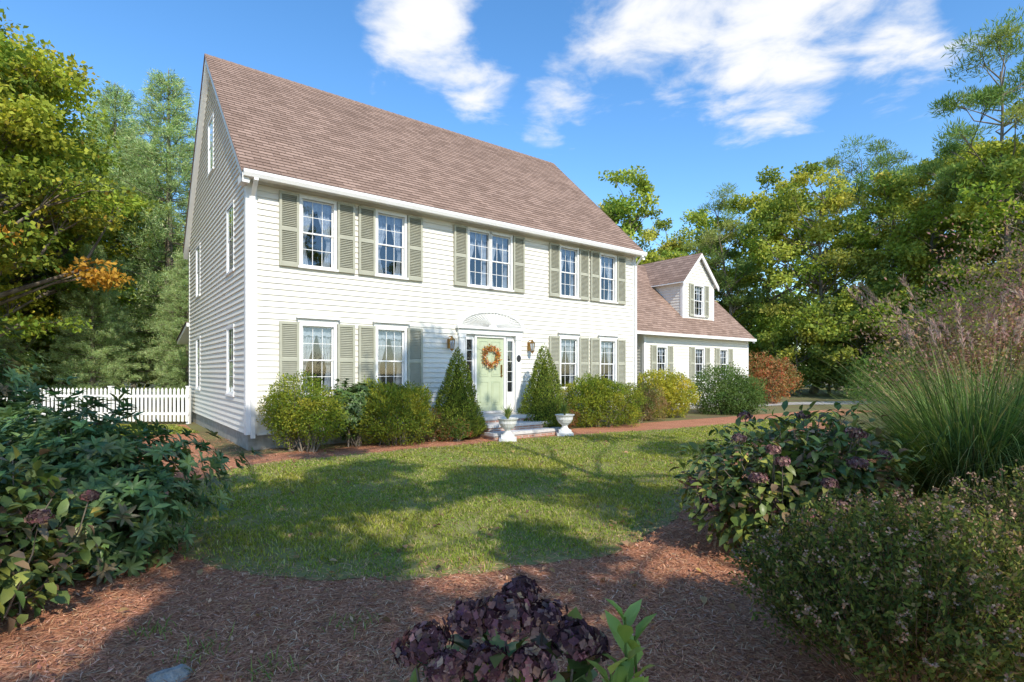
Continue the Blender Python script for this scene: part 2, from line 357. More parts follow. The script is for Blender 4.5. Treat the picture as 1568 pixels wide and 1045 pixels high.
def window(mb,T,uc,z0,z1,w,header=False,sash=True,cas=.065,cols=3,rows=2,curtain=True,seed=0,flat=False):
    a0,a1=uc-w/2,uc+w/2; pj=.036 if flat else .05; so=-.041 if flat else 0; fs=.009 if flat else 0
    mb.box(a0-cas,a0,-pj,.03,z0-.02,z1+.0,M_WHITE,T); mb.box(a1,a1+cas,-pj,.03,z0-.02,z1+.0,M_WHITE,T)
    mb.box(a0-cas,a1+cas,-pj-.002,.03,z1,z1+cas,M_WHITE,T)
    mb.box(a0-cas-.03,a1+cas+.03,-.085+(.03 if flat else 0),.03,z0-.065,z0-.02,M_WHITE,T)
    mb.box(a0,a1,-.03,.03,z0-.02,z0,M_WHITE,T)
    if header:
        mb.box(a0-cas-.03,a1+cas+.03,-.06,.0,z1+cas,z1+cas+.09,M_WHITE,T)
        mb.box(a0-cas-.07,a1+cas+.07,-.12,.0,z1+cas+.09,z1+cas+.125,M_WHITE,T)
    zm=.5*(z0+z1); f=.032
    for (c0,c1,y) in ((zm-.015,z1,.012+so),(z0,zm+.015,(.03 if not flat else .018)+so)):
        mb.box(a0,a0+f,y+fs,y+.025,c0,c1,M_WHITE,T); mb.box(a1-f,a1,y+fs,y+.025,c0,c1,M_WHITE,T)
        mb.box(a0+f,a1-f,y+fs,y+.025,c0,c0+f,M_WHITE,T); mb.box(a0+f,a1-f,y+fs,y+.025,c1-f,c1,M_WHITE,T)
        for i in range(1,cols):
            x=a0+f+(w-2*f)*i/cols; mb.box(x-.006,x+.006,y+(.0105 if flat else .006),y+(.013 if flat else .02),c0+f,c1-f,M_WHITE,T)
        for j in range(1,rows):
            z=c0+f+(c1-c0-2*f)*j/rows; mb.box(a0+f,a1-f,y+(.0108 if flat else .007),y+.0135,z-.006,z+.006,M_WHITE,T)
        mb.poly([(a0+f,y+.012,c0+f),(a1-f,y+.012,c0+f),(a1-f,y+.012,c1-f),(a0+f,y+.012,c1-f)],M_GLASS,T)
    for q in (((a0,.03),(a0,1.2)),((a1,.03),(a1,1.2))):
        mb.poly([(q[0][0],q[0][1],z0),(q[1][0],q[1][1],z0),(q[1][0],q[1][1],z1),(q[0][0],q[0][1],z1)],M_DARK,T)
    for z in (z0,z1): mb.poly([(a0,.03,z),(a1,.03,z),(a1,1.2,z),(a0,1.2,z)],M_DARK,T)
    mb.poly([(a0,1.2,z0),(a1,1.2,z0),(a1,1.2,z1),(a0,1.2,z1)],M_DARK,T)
    if curtain:
        H=z1-z0
        def inner(t):
            if t<.62: return .96-.70*(t/.62)**1.5
            return .26+.30*((t-.62)/.38)
        for sgn in (-1,1):
            nx,nz=14,14; hw=w/2-.02
            g=[[None]*(nx+1) for _ in range(nz+1)]
            for j in range(nz+1):
                t=j/nz; wd=hw*inner(t)*(1+.08*sin(seed*2.3+sgn))
                for i in range(nx+1):
                    s_=i/nx; x=uc+sgn*(hw-s_*min(wd,hw)); g[j][i]=(x,.13+.022*sin(s_*22+sgn+seed),z1-.01-t*(H-.03))
            for j in range(nz):
                for i in range(nx): mb.poly([g[j][i],g[j][i+1],g[j+1][i+1],g[j+1][i]],M_CURT,T)
        n=24
        for i in range(n):
            x0=a0+w*i/n; x1=a0+w*(i+1)/n
            d0=.13*H+.03*abs(sin(i/n*pi*4)); d1=.13*H+.03*abs(sin((i+1)/n*pi*4))
            y0=.095+.01*sin(i*1.6); y1=.095+.01*sin((i+1)*1.6)
            mb.poly([(x0,y0,z1-d0),(x1,y1,z1-d1),(x1,y1,z1),(x0,y0,z1)],M_CURT,T)
def shutter(mb,T,a0,a1,z0,z1):
    y0,y1=-.08,-.034; f=.05; zm=z0+(z1-z0)*.5
    mb.box(a0,a0+f,y0,y1,z0,z1,M_SHUT,T); mb.box(a1-f,a1,y0,y1,z0,z1,M_SHUT,T)
    for c0,c1 in ((z0,z0+.09),(zm-.04,zm+.04),(z1-.06,z1)): mb.box(a0+f,a1-f,y0+.002,y1,c0,c1,M_SHUT,T)
    mb.poly([(a0+f,y1-.002,z0),(a1-f,y1-.002,z0),(a1-f,y1-.002,z1),(a0+f,y1-.002,z1)],M_SHUT,T)
    for c0,c1 in ((z0+.09,zm-.04),(zm+.04,z1-.06)):
        n=int((c1-c0)/.038); s=(c1-c0)/n
        for i in range(n):
            z=c0+i*s
            mb.hexa([(a0+f,y0+.006,z),(a1-f,y0+.006,z),(a1-f,y0+.012,z),(a0+f,y0+.012,z),(a0+f,y1-.004,z+s*.95),(a1-f,y1-.004,z+s*.95),(a1-f,y1-.002,z+s),(a0+f,y1-.002,z+s)],M_SHUT,T)
W1=[1.42,3.14,8.95,10.67]; WW=.68; LWALL=12.02; DW=8.6
Z2=(3.9,5.34); Z1=(1.12,2.60)
op=[(c-WW/2,c+WW/2,*Z2) for c in W1]+[(c-WW/2,c+WW/2,*Z1) for c in W1]
op+=[(6.03-.69,6.03-.01,*Z2),(6.03+.01,6.03+.69,*Z2)]
DOOR=(5.02,7.06)
opd=op+[(DOOR[0],DOOR[1],.3,2.78)]
b=MB(); siding(b,TF,lambda z:.17,lambda z:LWALL-.12,.34,5.52,opd); b.build('front_siding',house)
EZ=5.60; SL=.957; EV=-.30; RV=4.3
RZ=EZ+SL*(RV-EV)
gtop=lambda z: max(0,(z-(EZ+SL*(-EV))+.0)/SL)
gmin=lambda z: max(.0 if z>5.6 else .12,gtop(z)); gmax=lambda z: DW-gmin(z)
opg=[(1.63-.36,1.63+.36,*Z2),(6.6-.36,6.6+.36,*Z2),(1.63-.36,1.63+.36,*Z1),(6.6-.36,6.6+.36,*Z1),(4.3-.36,4.3+.36,6.95,8.3)]
b=MB(); siding(b,TG,gmin,gmax,.34,RZ-.05,opg,dep=.032); b.build('gable_siding',house)
b=MB()
for i,c in enumerate(W1):
    window(b,TF,c,*Z2,WW,seed=i); window(b,TF,c,*Z1,WW,header=True,seed=i+9)
window(b,TF,6.03-.35,*Z2,.66,seed=3); window(b,TF,6.03+.35,*Z2,.66,seed=4)
for (a0,a1,z0,z1) in opg: window(b,TG,.5*(a0+a1),z0,z1,a1-a0,flat=True,curtain=False)
b.build('windows',house)
b=MB()
for c in W1:
    for Z in (Z2,Z1):
        shutter(b,TF,c-WW/2-.075-.40,c-WW/2-.075,Z[0]-.06,Z[1]+.07); shutter(b,TF,c+WW/2+.075,c+WW/2+.075+.40,Z[0]-.06,Z[1]+.07)
shutter(b,TF,5.34-.47,5.34-.075,Z2[0]-.06,Z2[1]+.07); shutter(b,TF,6.72+.075,6.72+.47,Z2[0]-.06,Z2[1]+.07)
b.build('shutters',house)
b=MB()
b.box(.02,LWALL-.02,.02,DW-.02,-.1,.335,M_CONC)
b.box(-.036,.18,-.036,.13,.32,5.52,M_WHITE)
b.box(LWALL-.13,LWALL+.03,-.036,.10,.32,5.52,M_WHITE)
b.box(-.036,.09,DW-.12,DW+.02,.32,5.52,M_WHITE)
b.box(-.0,LWALL,-.034,0,5.47,5.56,M_WHITE)
b.box(.18,LWALL-.13,-.034,.0,.30,.345,M_WHITE)
b.box(-.12,LWALL+.12,EV+.02,-.0,5.52,5.56,M_WHITE)
b.box(-.12,LWALL+.12,EV-.002,EV+.02,5.46,5.62,M_WHITE)
gy=EV-.002
for pr in [[(gy,5.47),(gy-.09,5.47),(gy-.12,5.54),(gy-.12,5.60),(gy-.112,5.60),(gy-.112,5.545),(gy-.085,5.48),(gy,5.48)]]:
    for (y0,z0),(y1,z1) in zip(pr[:-1],pr[1:]): b.poly([(-.14,y0,z0),(LWALL+.14,y0,z0),(LWALL+.14,y1,z1),(-.14,y1,z1)],M_WHITE)
    for x in (-.14,LWALL+.14): b.poly([(x,y,z) for y,z in pr[:4]]+[(x,gy,5.60)],M_WHITE)
for x,s in ((.09,1),(LWALL-.05,1)):
    b.hexa([(x-.04,gy-.09,5.42),(x+.04,gy-.09,5.42),(x+.04,gy-.03,5.42),(x-.04,gy-.03,5.42),(x-.04,gy-.09,5.48),(x+.04,gy-.09,5.48),(x+.04,gy-.03,5.48),(x-.04,gy-.03,5.48)],M_WHITE)
    b.hexa([(x-.04,-.11,5.18),(x+.04,-.11,5.18),(x+.04,-.045,5.13),(x-.04,-.045,5.13),(x-.04,gy-.09,5.43),(x+.04,gy-.09,5.43),(x+.04,gy-.03,5.43),(x-.04,gy-.03,5.43)],M_WHITE)
    b.box(x-.04,x+.04,-.11,-.045,.25,5.17,M_WHITE)
for ux0,ux1 in ((-.15,-.02),(LWALL+.02,LWALL+.15)):
    for (va,vb) in ((EV-.02,RV),(2*RV-EV+.02,RV)):
        za=EZ+SL*(EV-.02-EV); zb=RZ
        b.hexa([(ux0,va,za-.22),(ux1,va,za-.22),(ux1,vb,zb-.22),(ux0,vb,zb-.22),(ux0,va,za-.012),(ux1,va,za-.012),(ux1,vb,zb-.012),(ux0,vb,zb-.012)],M_WHITE)
b.box(-.15,.0,EV-.002,.12,5.40,5.56,M_WHITE)
b.poly([(LWALL,0,.3),(LWALL,DW,.3),(LWALL,DW,5.8),(LWALL,RV,RZ-.05),(LWALL,0,5.8)],M_SIDING)
b.poly([(0,DW,.3),(LWALL,DW,.3),(LWALL,DW,5.8),(0,DW,5.8)],M_SIDING)
b.build('trim',house)
def roof(mb,u0,u1,v0,v1,z0,z1,exp=.14,lift=.016,flip=1,clip=None,uo=0):
    L=math.hypot(v1-v0,z1-z0); n=int(round(L/exp)); dv=(v1-v0)/L; dz=(z1-z0)/L; nv,nz=-dz,abs(dv)
    if dv<0: nv=dz
    for i in range(n):
        s0=L*i/n; s1=L*(i+1)/n+.01
        P=lambda s,h:(v0+dv*s+nv*h*1.0, z0+dz*s+nz*h)
        a=P(s0,lift); c=P(s1,.001); e=P(s0,0)
        mb.poly([(u0,a[0],a[1]),(u1,a[0],a[1]),(u1,c[0],c[1]),(u0,c[0],c[1])],M_ROOF,None,[(u0+uo,i*.14+.004),(u1+uo,i*.14+.004),(u1+uo,i*.14+.136),(u0+uo,i*.14+.136)])
        mb.poly([(u0,e[0],e[1]),(u1,e[0],e[1]),(u1,a[0],a[1]),(u0,a[0],a[1])],M_ROOF,None,[(0,0)]*4)
b=MB()
roof(b,-.17,LWALL+.17,EV-.05,RV,EZ-.035,RZ+.01); roof(b,-.17,LWALL+.17,2*RV-EV+.05,RV,EZ-.035,RZ+.01)
nr=60
for i in range(nr):
    x0=-.17+(LWALL+.34)*i/nr; x1=x0+(LWALL+.34)/nr-.004
    for s in (-1,1): b.hexa([(x0,RV,RZ+.012),(x1,RV,RZ+.004),(x1,RV+s*.13,RZ-.115),(x0,RV+s*.13,RZ-.107),(x0,RV,RZ+.04),(x1,RV,RZ+.032),(x1,RV+s*.14,RZ-.09),(x0,RV+s*.14,RZ-.082)],M_ROOF)
for x in (-.17,LWALL+.17):
    for (va,vb) in ((EV-.05,RV),(2*RV-EV+.05,RV)):
        b.hexa([(x-.006,va,EZ-.05),(x+.006,va,EZ-.05),(x+.006,vb,RZ-.0),(x-.006,vb,RZ-.0),(x-.006,va,EZ-.018),(x+.006,va,EZ-.018),(x+.006,vb,RZ+.028),(x-.006,vb,RZ+.028)],M_ROOF)
b.build('roof',house)
# --- entrance
b=MB()
d0,d1=5.58,6.48
b.box(DOOR[0],DOOR[1],.02,.05,.48,2.75,M_WHITE)
b.box(d0,d1,-.0,.018,.55,2.53,M_DOOR)
def panel(x0,x1,z0,z1):
    for q in ((x0,x1,z0,z0+.02),(x0,x1,z1-.02,z1),(x0,x0+.02,z0+.02,z1-.02),(x1-.02,x1,z0+.02,z1-.02)): b.box(q[0],q[1],-.012,-.0005,q[2],q[3],M_DOOR)
    b.box(x0+.05,x1-.05,-.010,-.0005,z0+.05,z1-.05,M_DOOR)
xm=.5*(d0+d1)
for x0,x1 in ((d0+.1,xm-.05),(xm+.05,d1-.1)):
    panel(x0,x1,.72,1.35); panel(x0,x1,1.48,2.12); panel(x0,x1,2.2,2.44)
for x0,x1 in ((d0-.06,d0),(d1,d1+.06)): b.box(x0,x1,-.04,.02,.50,2.53,M_WHITE)
b.box(d0-.06,d1+.06,-.042,.02,2.53,2.60,M_WHITE)
for x0,x1 in ((5.27,5.45),(6.61,6.79)):
    b.box(x0-.025,x0,-.03,.02,.55,2.53,M_WHITE); b.box(x1,x1+.025,-.03,.02,.55,2.53,M_WHITE)
    b.box(x0,x1,-.02,.02,.55,1.05,M_WHITE); b.box(x0,x1,-.025,.02,2.46,2.53,M_WHITE)
    b.poly([(x0,.008,1.05),(x1,.008,1.05),(x1,.008,2.46),(x0,.008,2.46)],M_GLASS)
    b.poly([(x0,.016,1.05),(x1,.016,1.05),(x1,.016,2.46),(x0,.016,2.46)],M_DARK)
    for k in range(1,5): b.box(x0,x1,-.005,.006,1.05+1.41*k/5-.008,1.05+1.41*k/5+.008,M_WHITE)
for x0,x1 in ((DOOR[0],5.2),(6.88,DOOR[1])):
    b.box(x0,x1,-.07,.02,.48,2.60,M_WHITE); b.box(x0-.02,x1+.02,-.09,-.0,.48,.68,M_WHITE); b.box(x0-.02,x1+.02,-.09,.0,2.50,2.60,M_WHITE)
    for k in range(3): b.box(x0+.03+k*.048,x0+.052+k*.048,-.078,-.071,.75,2.45,M_WHITE)
b.box(DOOR[0]-.04,DOOR[1]+.04,-.10,.02,2.602,2.74,M_WHITE)
b.box(DOOR[0]-.10,DOOR[1]+.10,-.16,.02,2.74,2.80,M_WHITE)
cx=.5*(DOOR[0]+DOOR[1]); ra=1.10; rb=.44; N=26
def el(t,s=1): return (cx-ra*s*cos(t), 2.80+rb*s*sin(t))
for i in range(N):
    t0,t1=pi*i/N,pi*(i+1)/N
    x0,z0=el(t0);x1,z1=el(t1);x2,z2=el(t1,.9);x3,z3=el(t0,.9)
    b.hexa([(x0,-.14,z0),(x1,-.14,z1),(x2,-.14,z2),(x3,-.14,z3),(x0,.0,z0),(x1,.0,z1),(x2,.0,z2),(x3,.0,z3)],M_WHITE)
    u0,v0=el(t0,.9);u1,v1=el(t1,.9);tm=.5*(t0+t1);um,vm=el(tm,.9);c0=(cx-.13*cos(t0),-.09,2.80+.06*sin(t0));c1=(cx-.13*cos(t1),-.09,2.80+.06*sin(t1));cm=(cx-.13*cos(tm),-.11,2.80+.06*sin(tm))
    b.poly([c0,cm,(um,-.135,vm),(u0,-.085,v0)],M_WHITE); b.poly([cm,c1,(u1,-.085,v1),(um,-.135,vm)],M_WHITE)
b.poly([(cx-.14*cos(pi*i/12),-.13,2.80+.07*sin(pi*i/12)) for i in range(13)],M_WHITE)
b.box(d0-.1,d1+.1,-.12,.05,.49,.55,M_STONE)
b.lathe([(.0,0),(.03,.01),(.035,.03),(.02,.05),(0,.055)],M_BRASS,(0,0,0),12,lambda x,y,z:(d1-.07+x,-.0-z,1.5+y))
b.box(d1-.09,d1-.05,-.03,-.0,1.55,1.8,M_BRASS)
b.build('entrance',house)
b=MB(); b.lathe([(0,.02),(.085,.02),(.1,.0)],M_DARK,(0,0,0),20,lambda x,y,z:(6.97+x*.75,-.08-z,1.98+y)); b.build('house_number_plaque',house)
def lantern(u):
    b=MB(); T=lambda x,y,z:(u+x,-.2+y,2.33+z)
    b.box(-.04,.04,.14,.17,-.12,.12,M_BRASS,T); b.box(-.012,.012,-.0,.15,.16,.185,M_BRASS,T)
    b.lathe([(0,.2),(.015,.18),(.03,.15),(.09,.09),(.095,.08),(.08,.08)],M_BRASS,(0,0,0),6,T)
    b.lathe([(.078,.08),(.05,-.14)],M_GLASS,(0,0,0),6,T); b.lathe([(.02,.02),(.02,-.12)],M_WHITE,(0,0,0),8,T)
    for i in range(6):
        a=2*pi*i/6; x,y=cos(a),sin(a)
        b.hexa([(.052*x-.005,.052*y-.005,-.14),(.052*x+.005,.052*y-.005,-.14),(.052*x+.005,.052*y+.005,-.14),(.052*x-.005,.052*y+.005,-.14),(.08*x-.005,.08*y-.005,.08),(.08*x+.005,.08*y-.005,.08),(.08*x+.005,.08*y+.005,.08),(.08*x-.005,.08*y+.005,.08)],M_BRASS,T)
    b.lathe([(.055,-.14),(.05,-.17),(.015,-.19),(.0,-.23)],M_BRASS,(0,0,0),6,T)
    b.build('wall_lantern',house)
lantern(4.72); lantern(7.36)
rs=np.random.RandomState(4); f=FB(); n=1100
t=rs.uniform(0,2*pi,n); r=.215+rs.normal(0,.042,n); P=np.c_[xm+r*np.cos(t),-.05-np.abs(rs.normal(0,.03,n)),2.02+r*np.sin(t)]
D=rdir(n,rs)*.8+np.c_[np.cos(t),-np.ones(n)*.5,np.sin(t)]
f.leaves(P,D,rdir(n,rs),rs.uniform(.03,.07,n),rs.uniform(.02,.04,n),pal([(.65,.2,.04),(.7,.42,.08),(.45,.09,.04),(.25,.22,.06),(.7,.6,.4)],[4,3,2,2,3],n,rs),M_PETAL)
f.build('door_wreath',parent=house)
b=MB()
for i,(v,z) in enumerate(((-1.0,.48),(-1.35,.32),(-1.7,.16))):
    x0,x1=5.15-.1*i,6.95+.1*i; yb=-.02 if i==0 else (-1.0,-1.35)[i-1]+.0
    b.box(x0,x1,v,yb,-.05,z-.07,M_BRICK); b.box(x0-.03,x1+.03,v-.03,yb if i==0 else yb-.002,z-.07,z,M_STONE)
b.build('front_steps',house)

# --- wing (garage)
GV=2.0; GU0,GU1=15.0,22.85; WE=3.22; WS=.97; WRV=5.5
wz=lambda v: WE+WS*(v-(GV-.3))
WRZ=wz(WRV)
TW=lambda a,b_,c:(a,GV+b_,c)
gw=[(15.8,16.4),(18.45,19.1),(20.4,21.0)]; opw=[(a,c,1.3,2.62) for a,c in gw]
b=MB()
siding(b,TW,lambda z:GU0+.09,lambda z:GU1-.09,.2,3.15,opw)
siding(b,lambda a,b_,c:(GU0+b_,a,c),lambda z:GV+.09,lambda z:4.5,.2,3.15,[])
siding(b,lambda a,b_,c:(a,4.5+b_,c),lambda z:LWALL,lambda z:GU0,.2,3.8,[])
b.poly([(GU1,GV,.2),(GU1,9,.2),(GU1,9,3.3),(GU1,WRV,WRZ-.04),(GU1,GV,3.4)],M_SIDING)
b.poly([(LWALL,9,.2),(GU1,9,.2),(GU1,9,3.4),(LWALL,9,3.4)],M_SIDING)
b.build('wing_siding',house)
b=MB()
for i,(a,c) in enumerate(gw):
    window(b,TW,.5*(a+c),1.3,2.62,c-a,seed=i)
    shutter(b,TW,a-.08-.34,a-.08,1.24,2.7); shutter(b,TW,c+.08,c+.08+.34,1.24,2.7)
DU0,DU1,DV=18.35,20.75,2.55; DE=5.75; DPK=7.0; dm=.5*(DU0+DU1)
TD=lambda a,b_,c:(a,DV+b_,c)
window(b,TD,dm,4.2,5.55,.7)
for s0,s1 in ((dm-.35-.08-.32,dm-.35-.08),(dm+.35+.08,dm+.35+.08+.32)): shutter(b,TD,s0,s1,4.14,5.62)
b.build('wing_windows',house)
b=MB()
b.box(GU0+.02,GU1-.02,GV+.02,8.9,-.1,.195,M_CONC)
for x in (GU0-.034,GU1-.09): b.box(x,x+.124,GV-.034,GV+.09,.18,3.16,M_WHITE)
b.box(GU0+.09,GU1-.09,GV-.034,GV,3.06,3.16,M_WHITE)
b.box(LWALL+.1,GU1+.1,GV-.28,GV+.0,3.13,3.17,M_WHITE)
b.box(LWALL+.1,GU0,GV+.0,4.5,3.14,3.17,M_WHITE)
b.box(LWALL+.12,GU1+.12,GV-.40,GV-.282,3.08,3.20,M_WHITE)
b.hexa([(GU1+.02,GV-.3,WE-.22),(GU1+.14,GV-.3,WE-.22),(GU1+.14,WRV,WRZ-.22),(GU1+.02,WRV,WRZ-.22),(GU1+.02,GV-.3,WE-.02),(GU1+.14,GV-.3,WE-.02),(GU1+.14,WRV,WRZ-.02),(GU1+.02,WRV,WRZ-.02)],M_WHITE)
b.build('wing_trim',house)
b=MB(); roof(b,LWALL+.03,GU1+.17,GV-.35,WRV,WE-.05,WRZ+.005,uo=.37); roof(b,LWALL+.03,GU1+.17,2*WRV-GV+.35,WRV,WE-.05,WRZ+.005)
b.build('wing_roof',house)
b=MB()
siding(b,TD,lambda z:DU0+.09+max(0,(z-DE)*.96),lambda z:DU1-.09-max(0,(z-DE)*.96),3.72,DPK-.12,[(dm-.35,dm+.35,4.2,5.55)])
vr=lambda z:(z-WE)/WS+(GV-.3)
siding(b,lambda a,b_,c:(DU0+b_,a,c),lambda z:DV+.09,lambda z:max(DV+.1,vr(z)+.05),3.75,DE,[])
siding(b,lambda a,b_,c:(DU1-b_,a,c),lambda z:DV+.09,lambda z:max(DV+.1,vr(z)+.05),3.75,DE,[])
for x in (DU0-.032,DU1-.094): b.box(x,x+.126,DV-.034,DV+.09,3.7,DE,M_WHITE)
for s in (-1,1):
    ue=dm+s*(DU1-DU0+.4)/2; ze=DE-.13; zp=DPK+.06
    def hx(y0,y1,h0,h1,mat): b.hexa([(ue,y0,ze+h0),(dm,y0,zp+h0),(dm,y1,zp+h0),(ue,y1,ze+h0),(ue,y0,ze+h1),(dm,y0,zp+h1),(dm,y1,zp+h1),(ue,y1,ze+h1)],mat)
    hx(DV-.20,DV-.15,-.20,-.002,M_WHITE)
    hx(DV-.15,5.9,-.05,-.002,M_WHITE)
    nn=11
    for i in range(nn):
        f0,f1=i/nn,(i+1.06)/nn; xa=ue+(dm-ue)*f0; za=ze+(zp-ze)*f0; xb=ue+(dm-ue)*f1; zb=ze+(zp-ze)*f1
        b.poly([(xa,DV-.22,za+.014),(xa,6.0,za+.014),(xb,6.0,zb+.003),(xb,DV-.22,zb+.003)],M_ROOF,None,[(0,i*.14+.004),(3.5,i*.14+.004),(3.5,i*.14+.136),(0,i*.14+.136)])
        b.poly([(xa,DV-.22,za),(xa,6.0,za),(xa,6.0,za+.014),(xa,DV-.22,za+.014)],M_ROOF,None,[(0,0)]*4)
b.build('dormer',house)
b=MB()
siding(b,lambda a,b_,c:(.3+b_,a,c),lambda z:DW,lambda z:DW+2.4,.3,2.75,[])
b.poly([(.3,DW+2.4,.2),(4,DW+2.4,.2),(4,DW+2.4,2.8),(.3,DW+2.4,2.8)],M_SIDING)
b.hexa([(-.1,DW,3.1),(4,DW,3.1),(4,DW+2.7,2.62),(-.1,DW+2.7,2.62),(-.1,DW,3.22),(4,DW,3.22),(4,DW+2.7,2.74),(-.1,DW+2.7,2.74)],M_WHITE)
b.hexa([(-.13,DW,3.222),(4,DW,3.222),(4,DW+2.75,2.742),(-.13,DW+2.75,2.742),(-.13,DW,3.26),(4,DW,3.26),(4,DW+2.75,2.78),(-.13,DW+2.75,2.78)],M_ROOF)
b.build('rear_lean_to',house)

# ------------------------------------------------------------------ fence
b=MB(); x=-10.0
while x>-24:
    b.poly([(x-.035,16.6,.08),(x+.035,16.6,.08),(x+.035,16.6,1.06),(x,16.6,1.12),(x-.035,16.6,1.06)],M_WHITE)
    b.poly([(x-.035,16.62,.08),(x+.035,16.62,.08),(x+.035,16.62,1.06),(x,16.62,1.12),(x-.035,16.62,1.06)],M_WHITE)
    for s in (-.035,.035): b.poly([(x+s,16.6,.08),(x+s,16.62,.08),(x+s,16.62,1.06),(x+s,16.6,1.06)],M_WHITE)
    x-=.125
b.box(-24,-9.95,16.622,16.66,.28,.36,M_WHITE); b.box(-24,-9.95,16.622,16.66,.82,.90,M_WHITE)
for i in range(7):
    X=-10.0-i*2.4; b.box(X-.05,X+.05,16.662,16.76,0,1.14,M_WHITE); b.box(X-.065,X+.065,16.65,16.775,1.14,1.17,M_WHITE)
b.build('picket_fence')

# ------------------------------------------------------------------ urns
def loc(u,v,z=0): return (HX+.794*u-.608*v, HY+.608*u+.794*v, z)
for u in (5.15,6.95):
    e=empty('garden_urn',loc(u,-1.98)); e.scale=(1.2,1.2,1.2)
    b=MB(); b.box(-.17,.17,-.17,.17,0,.06,M_URN); b.box(-.13,.13,-.13,.13,.06,.12,M_URN)
    b.lathe([(.11,.12),(.07,.16),(.055,.2),(.07,.22),(.13,.27),(.17,.34),(.175,.39),(.2,.42),(.21,.44),(.18,.44),(.16,.40),(0,.40)],M_URN); b.build('urn',e)
    rs=np.random.RandomState(int(u*10)); f=FB(); n=90; az=rs.uniform(0,2*pi,n)
    f.ribbons(np.tile([0,0,.4],(n,1)),az,rs.uniform(.03,.18,n),rs.uniform(.15,.36,n),rs.uniform(0,.4,n),np.full(n,.022),pal([(.18,.28,.08),(.28,.3,.1)],[1,1],n,rs),M_LEAF,k=5); f.build('urn_plant',parent=e)

# ------------------------------------------------------------------ shrubs
def lump(D,ph,a=.14): 
    return 1+a*(np.sin(D[:,0]*5+ph)+np.sin(D[:,1]*6+1.7*ph)+np.sin(D[:,2]*7+ph*.6)+np.sin((D[:,0]+D[:,2])*11+ph))/2
def shrub(name,pos,blobs,n,L,W,palette,w,seed=0,mat=None,mode='leaf',stem=True,inner=.3,up=.35,parent=None,lumpa=.14,pjit=.2):
    rs=np.random.RandomState(seed); f=FB(); mat=mat or M_LEAF
    vol=np.array([r[3]*r[4]*r[5] for r in blobs])**(2/3); vol/=vol.sum()
    for bl,vf in zip(blobs,vol):
        c=np.array(bl[:3]); r=np.array(bl[3:6]); m=int(n*vf); D=rdir(m,rs)
        nt=max(12,int(60*r[0]*r[2]/.4)); TD_=rdir(nt,rs); near=np.argmax(D@TD_.T,axis=1); tl=rs.uniform(.86,1.16,nt)[near]
        dot=(D*TD_[near]).sum(1); tl=tl+.10*(np.clip((dot-.93)/.07,-.6,1))
        rad=np.where(rs.rand(m)<inner,rs.uniform(.35,.8,m),rs.uniform(.80,1.02,m)+np.where(rs.rand(m)<.07,rs.uniform(0,.16,m),0))*lump(D,seed+bl[0]*3,lumpa)*tl
        P=c+D*r*rad[:,None]; k=P[:,2]>.02; P=P[k]; D=D[k]; nk=near[k]; m=len(P)
        cl=pal(palette,w,m,rs,pjit); tc_=pal(palette,w,nt,rs,.12)[nk]; cl=.55*cl+.45*tc_
        if mode=='leaf':
            f.leaves(P,D*.8+rdir(m,rs)+[0,0,up],D*.7+rdir(m,rs)*.7+[0,0,.4],rs.uniform(.7,1.3,m)*L,rs.uniform(.8,1.2,m)*W,cl,mat)
        elif mode=='whorl':
            A=unit(D*.8+[0,0,.6]+rdir(m,rs)*.35); ref=unit(np.cross(A,rdir(m,rs))); bi=np.cross(A,ref); kk=8
            for q in range(kk):
                a=2*pi*q/kk+rs.uniform(-.3,.3,m); til=rs.uniform(.05,.95,m)[:,None]
                d=ref*np.cos(a)[:,None]+bi*np.sin(a)[:,None]+A*til
                f.bigleaves(P+A*.01,d,A-d*til*.6,rs.uniform(.7,1.2,m)*L,rs.uniform(.8,1.1,m)*W,cl*(1+rs.normal(0,.14,(m,1))),mat,.22)
        if stem:
            for q in range(9):
                D1=unit(rs.normal(size=3)+[0,0,.8]); e=c+D1*r*.8
                s0=np.array([c[0]*.6+rs.normal(0,.05),c[1]*.6+rs.normal(0,.05),0]); mid=(s0+e)/2+rs.normal(0,.05,3)
                f.tube([s0,mid,e],[.016,.011,.004],M_BARK,5)
    return f.build(name,loc=pos,parent=parent)
YEL=[(.34,.38,.05),(.20,.28,.045),(.09,.15,.035),(.48,.45,.07)]
GRN=[(.10,.17,.05),(.16,.25,.06),(.06,.11,.035)]
def cone(name,pos,h,r,seed):
    rs=np.random.RandomState(seed); f=FB(); n=17000
    t=1-np.sqrt(rs.uniform(0.0,1,n)); a=rs.uniform(0,2*pi,n)
    prof=r*np.clip((1-t)**.8,0,1)*np.clip(.62+t*4,0,1)*(1+.10*np.sin(a*3+t*9+seed)+.09*np.sin(a*7-t*14)+rs.normal(0,.06,n))
    k=np.where(rs.rand(n)<.25,rs.uniform(.6,.9,n),1)
    O=np.c_[np.cos(a),np.sin(a),np.zeros(n)]; P=O*(prof*k)[:,None]; P[:,2]=.05+t*h
    C=pal([(.20,.27,.05),(.32,.38,.07),(.09,.13,.04)],[3,3,2],n,rs)
    f.leaves(P,O*.7+[0,0,.8]+rdir(n,rs)*.6,O+rdir(n,rs)*.6,rs.uniform(.04,.09,n),rs.uniform(.012,.028,n),C,M_LEAF)
    f.tube([(0,0,0),(0,0,h*.85)],[.05,.01],M_BARK); 
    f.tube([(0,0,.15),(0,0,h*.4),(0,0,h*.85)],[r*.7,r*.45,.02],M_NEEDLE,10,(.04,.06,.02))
    f.build(name,loc=pos)
cone('dwarf_spruce',loc(4.42,-.95),2.12,.64,1); cone('dwarf_spruce',loc(7.15,-.95),2.3,.68,2)
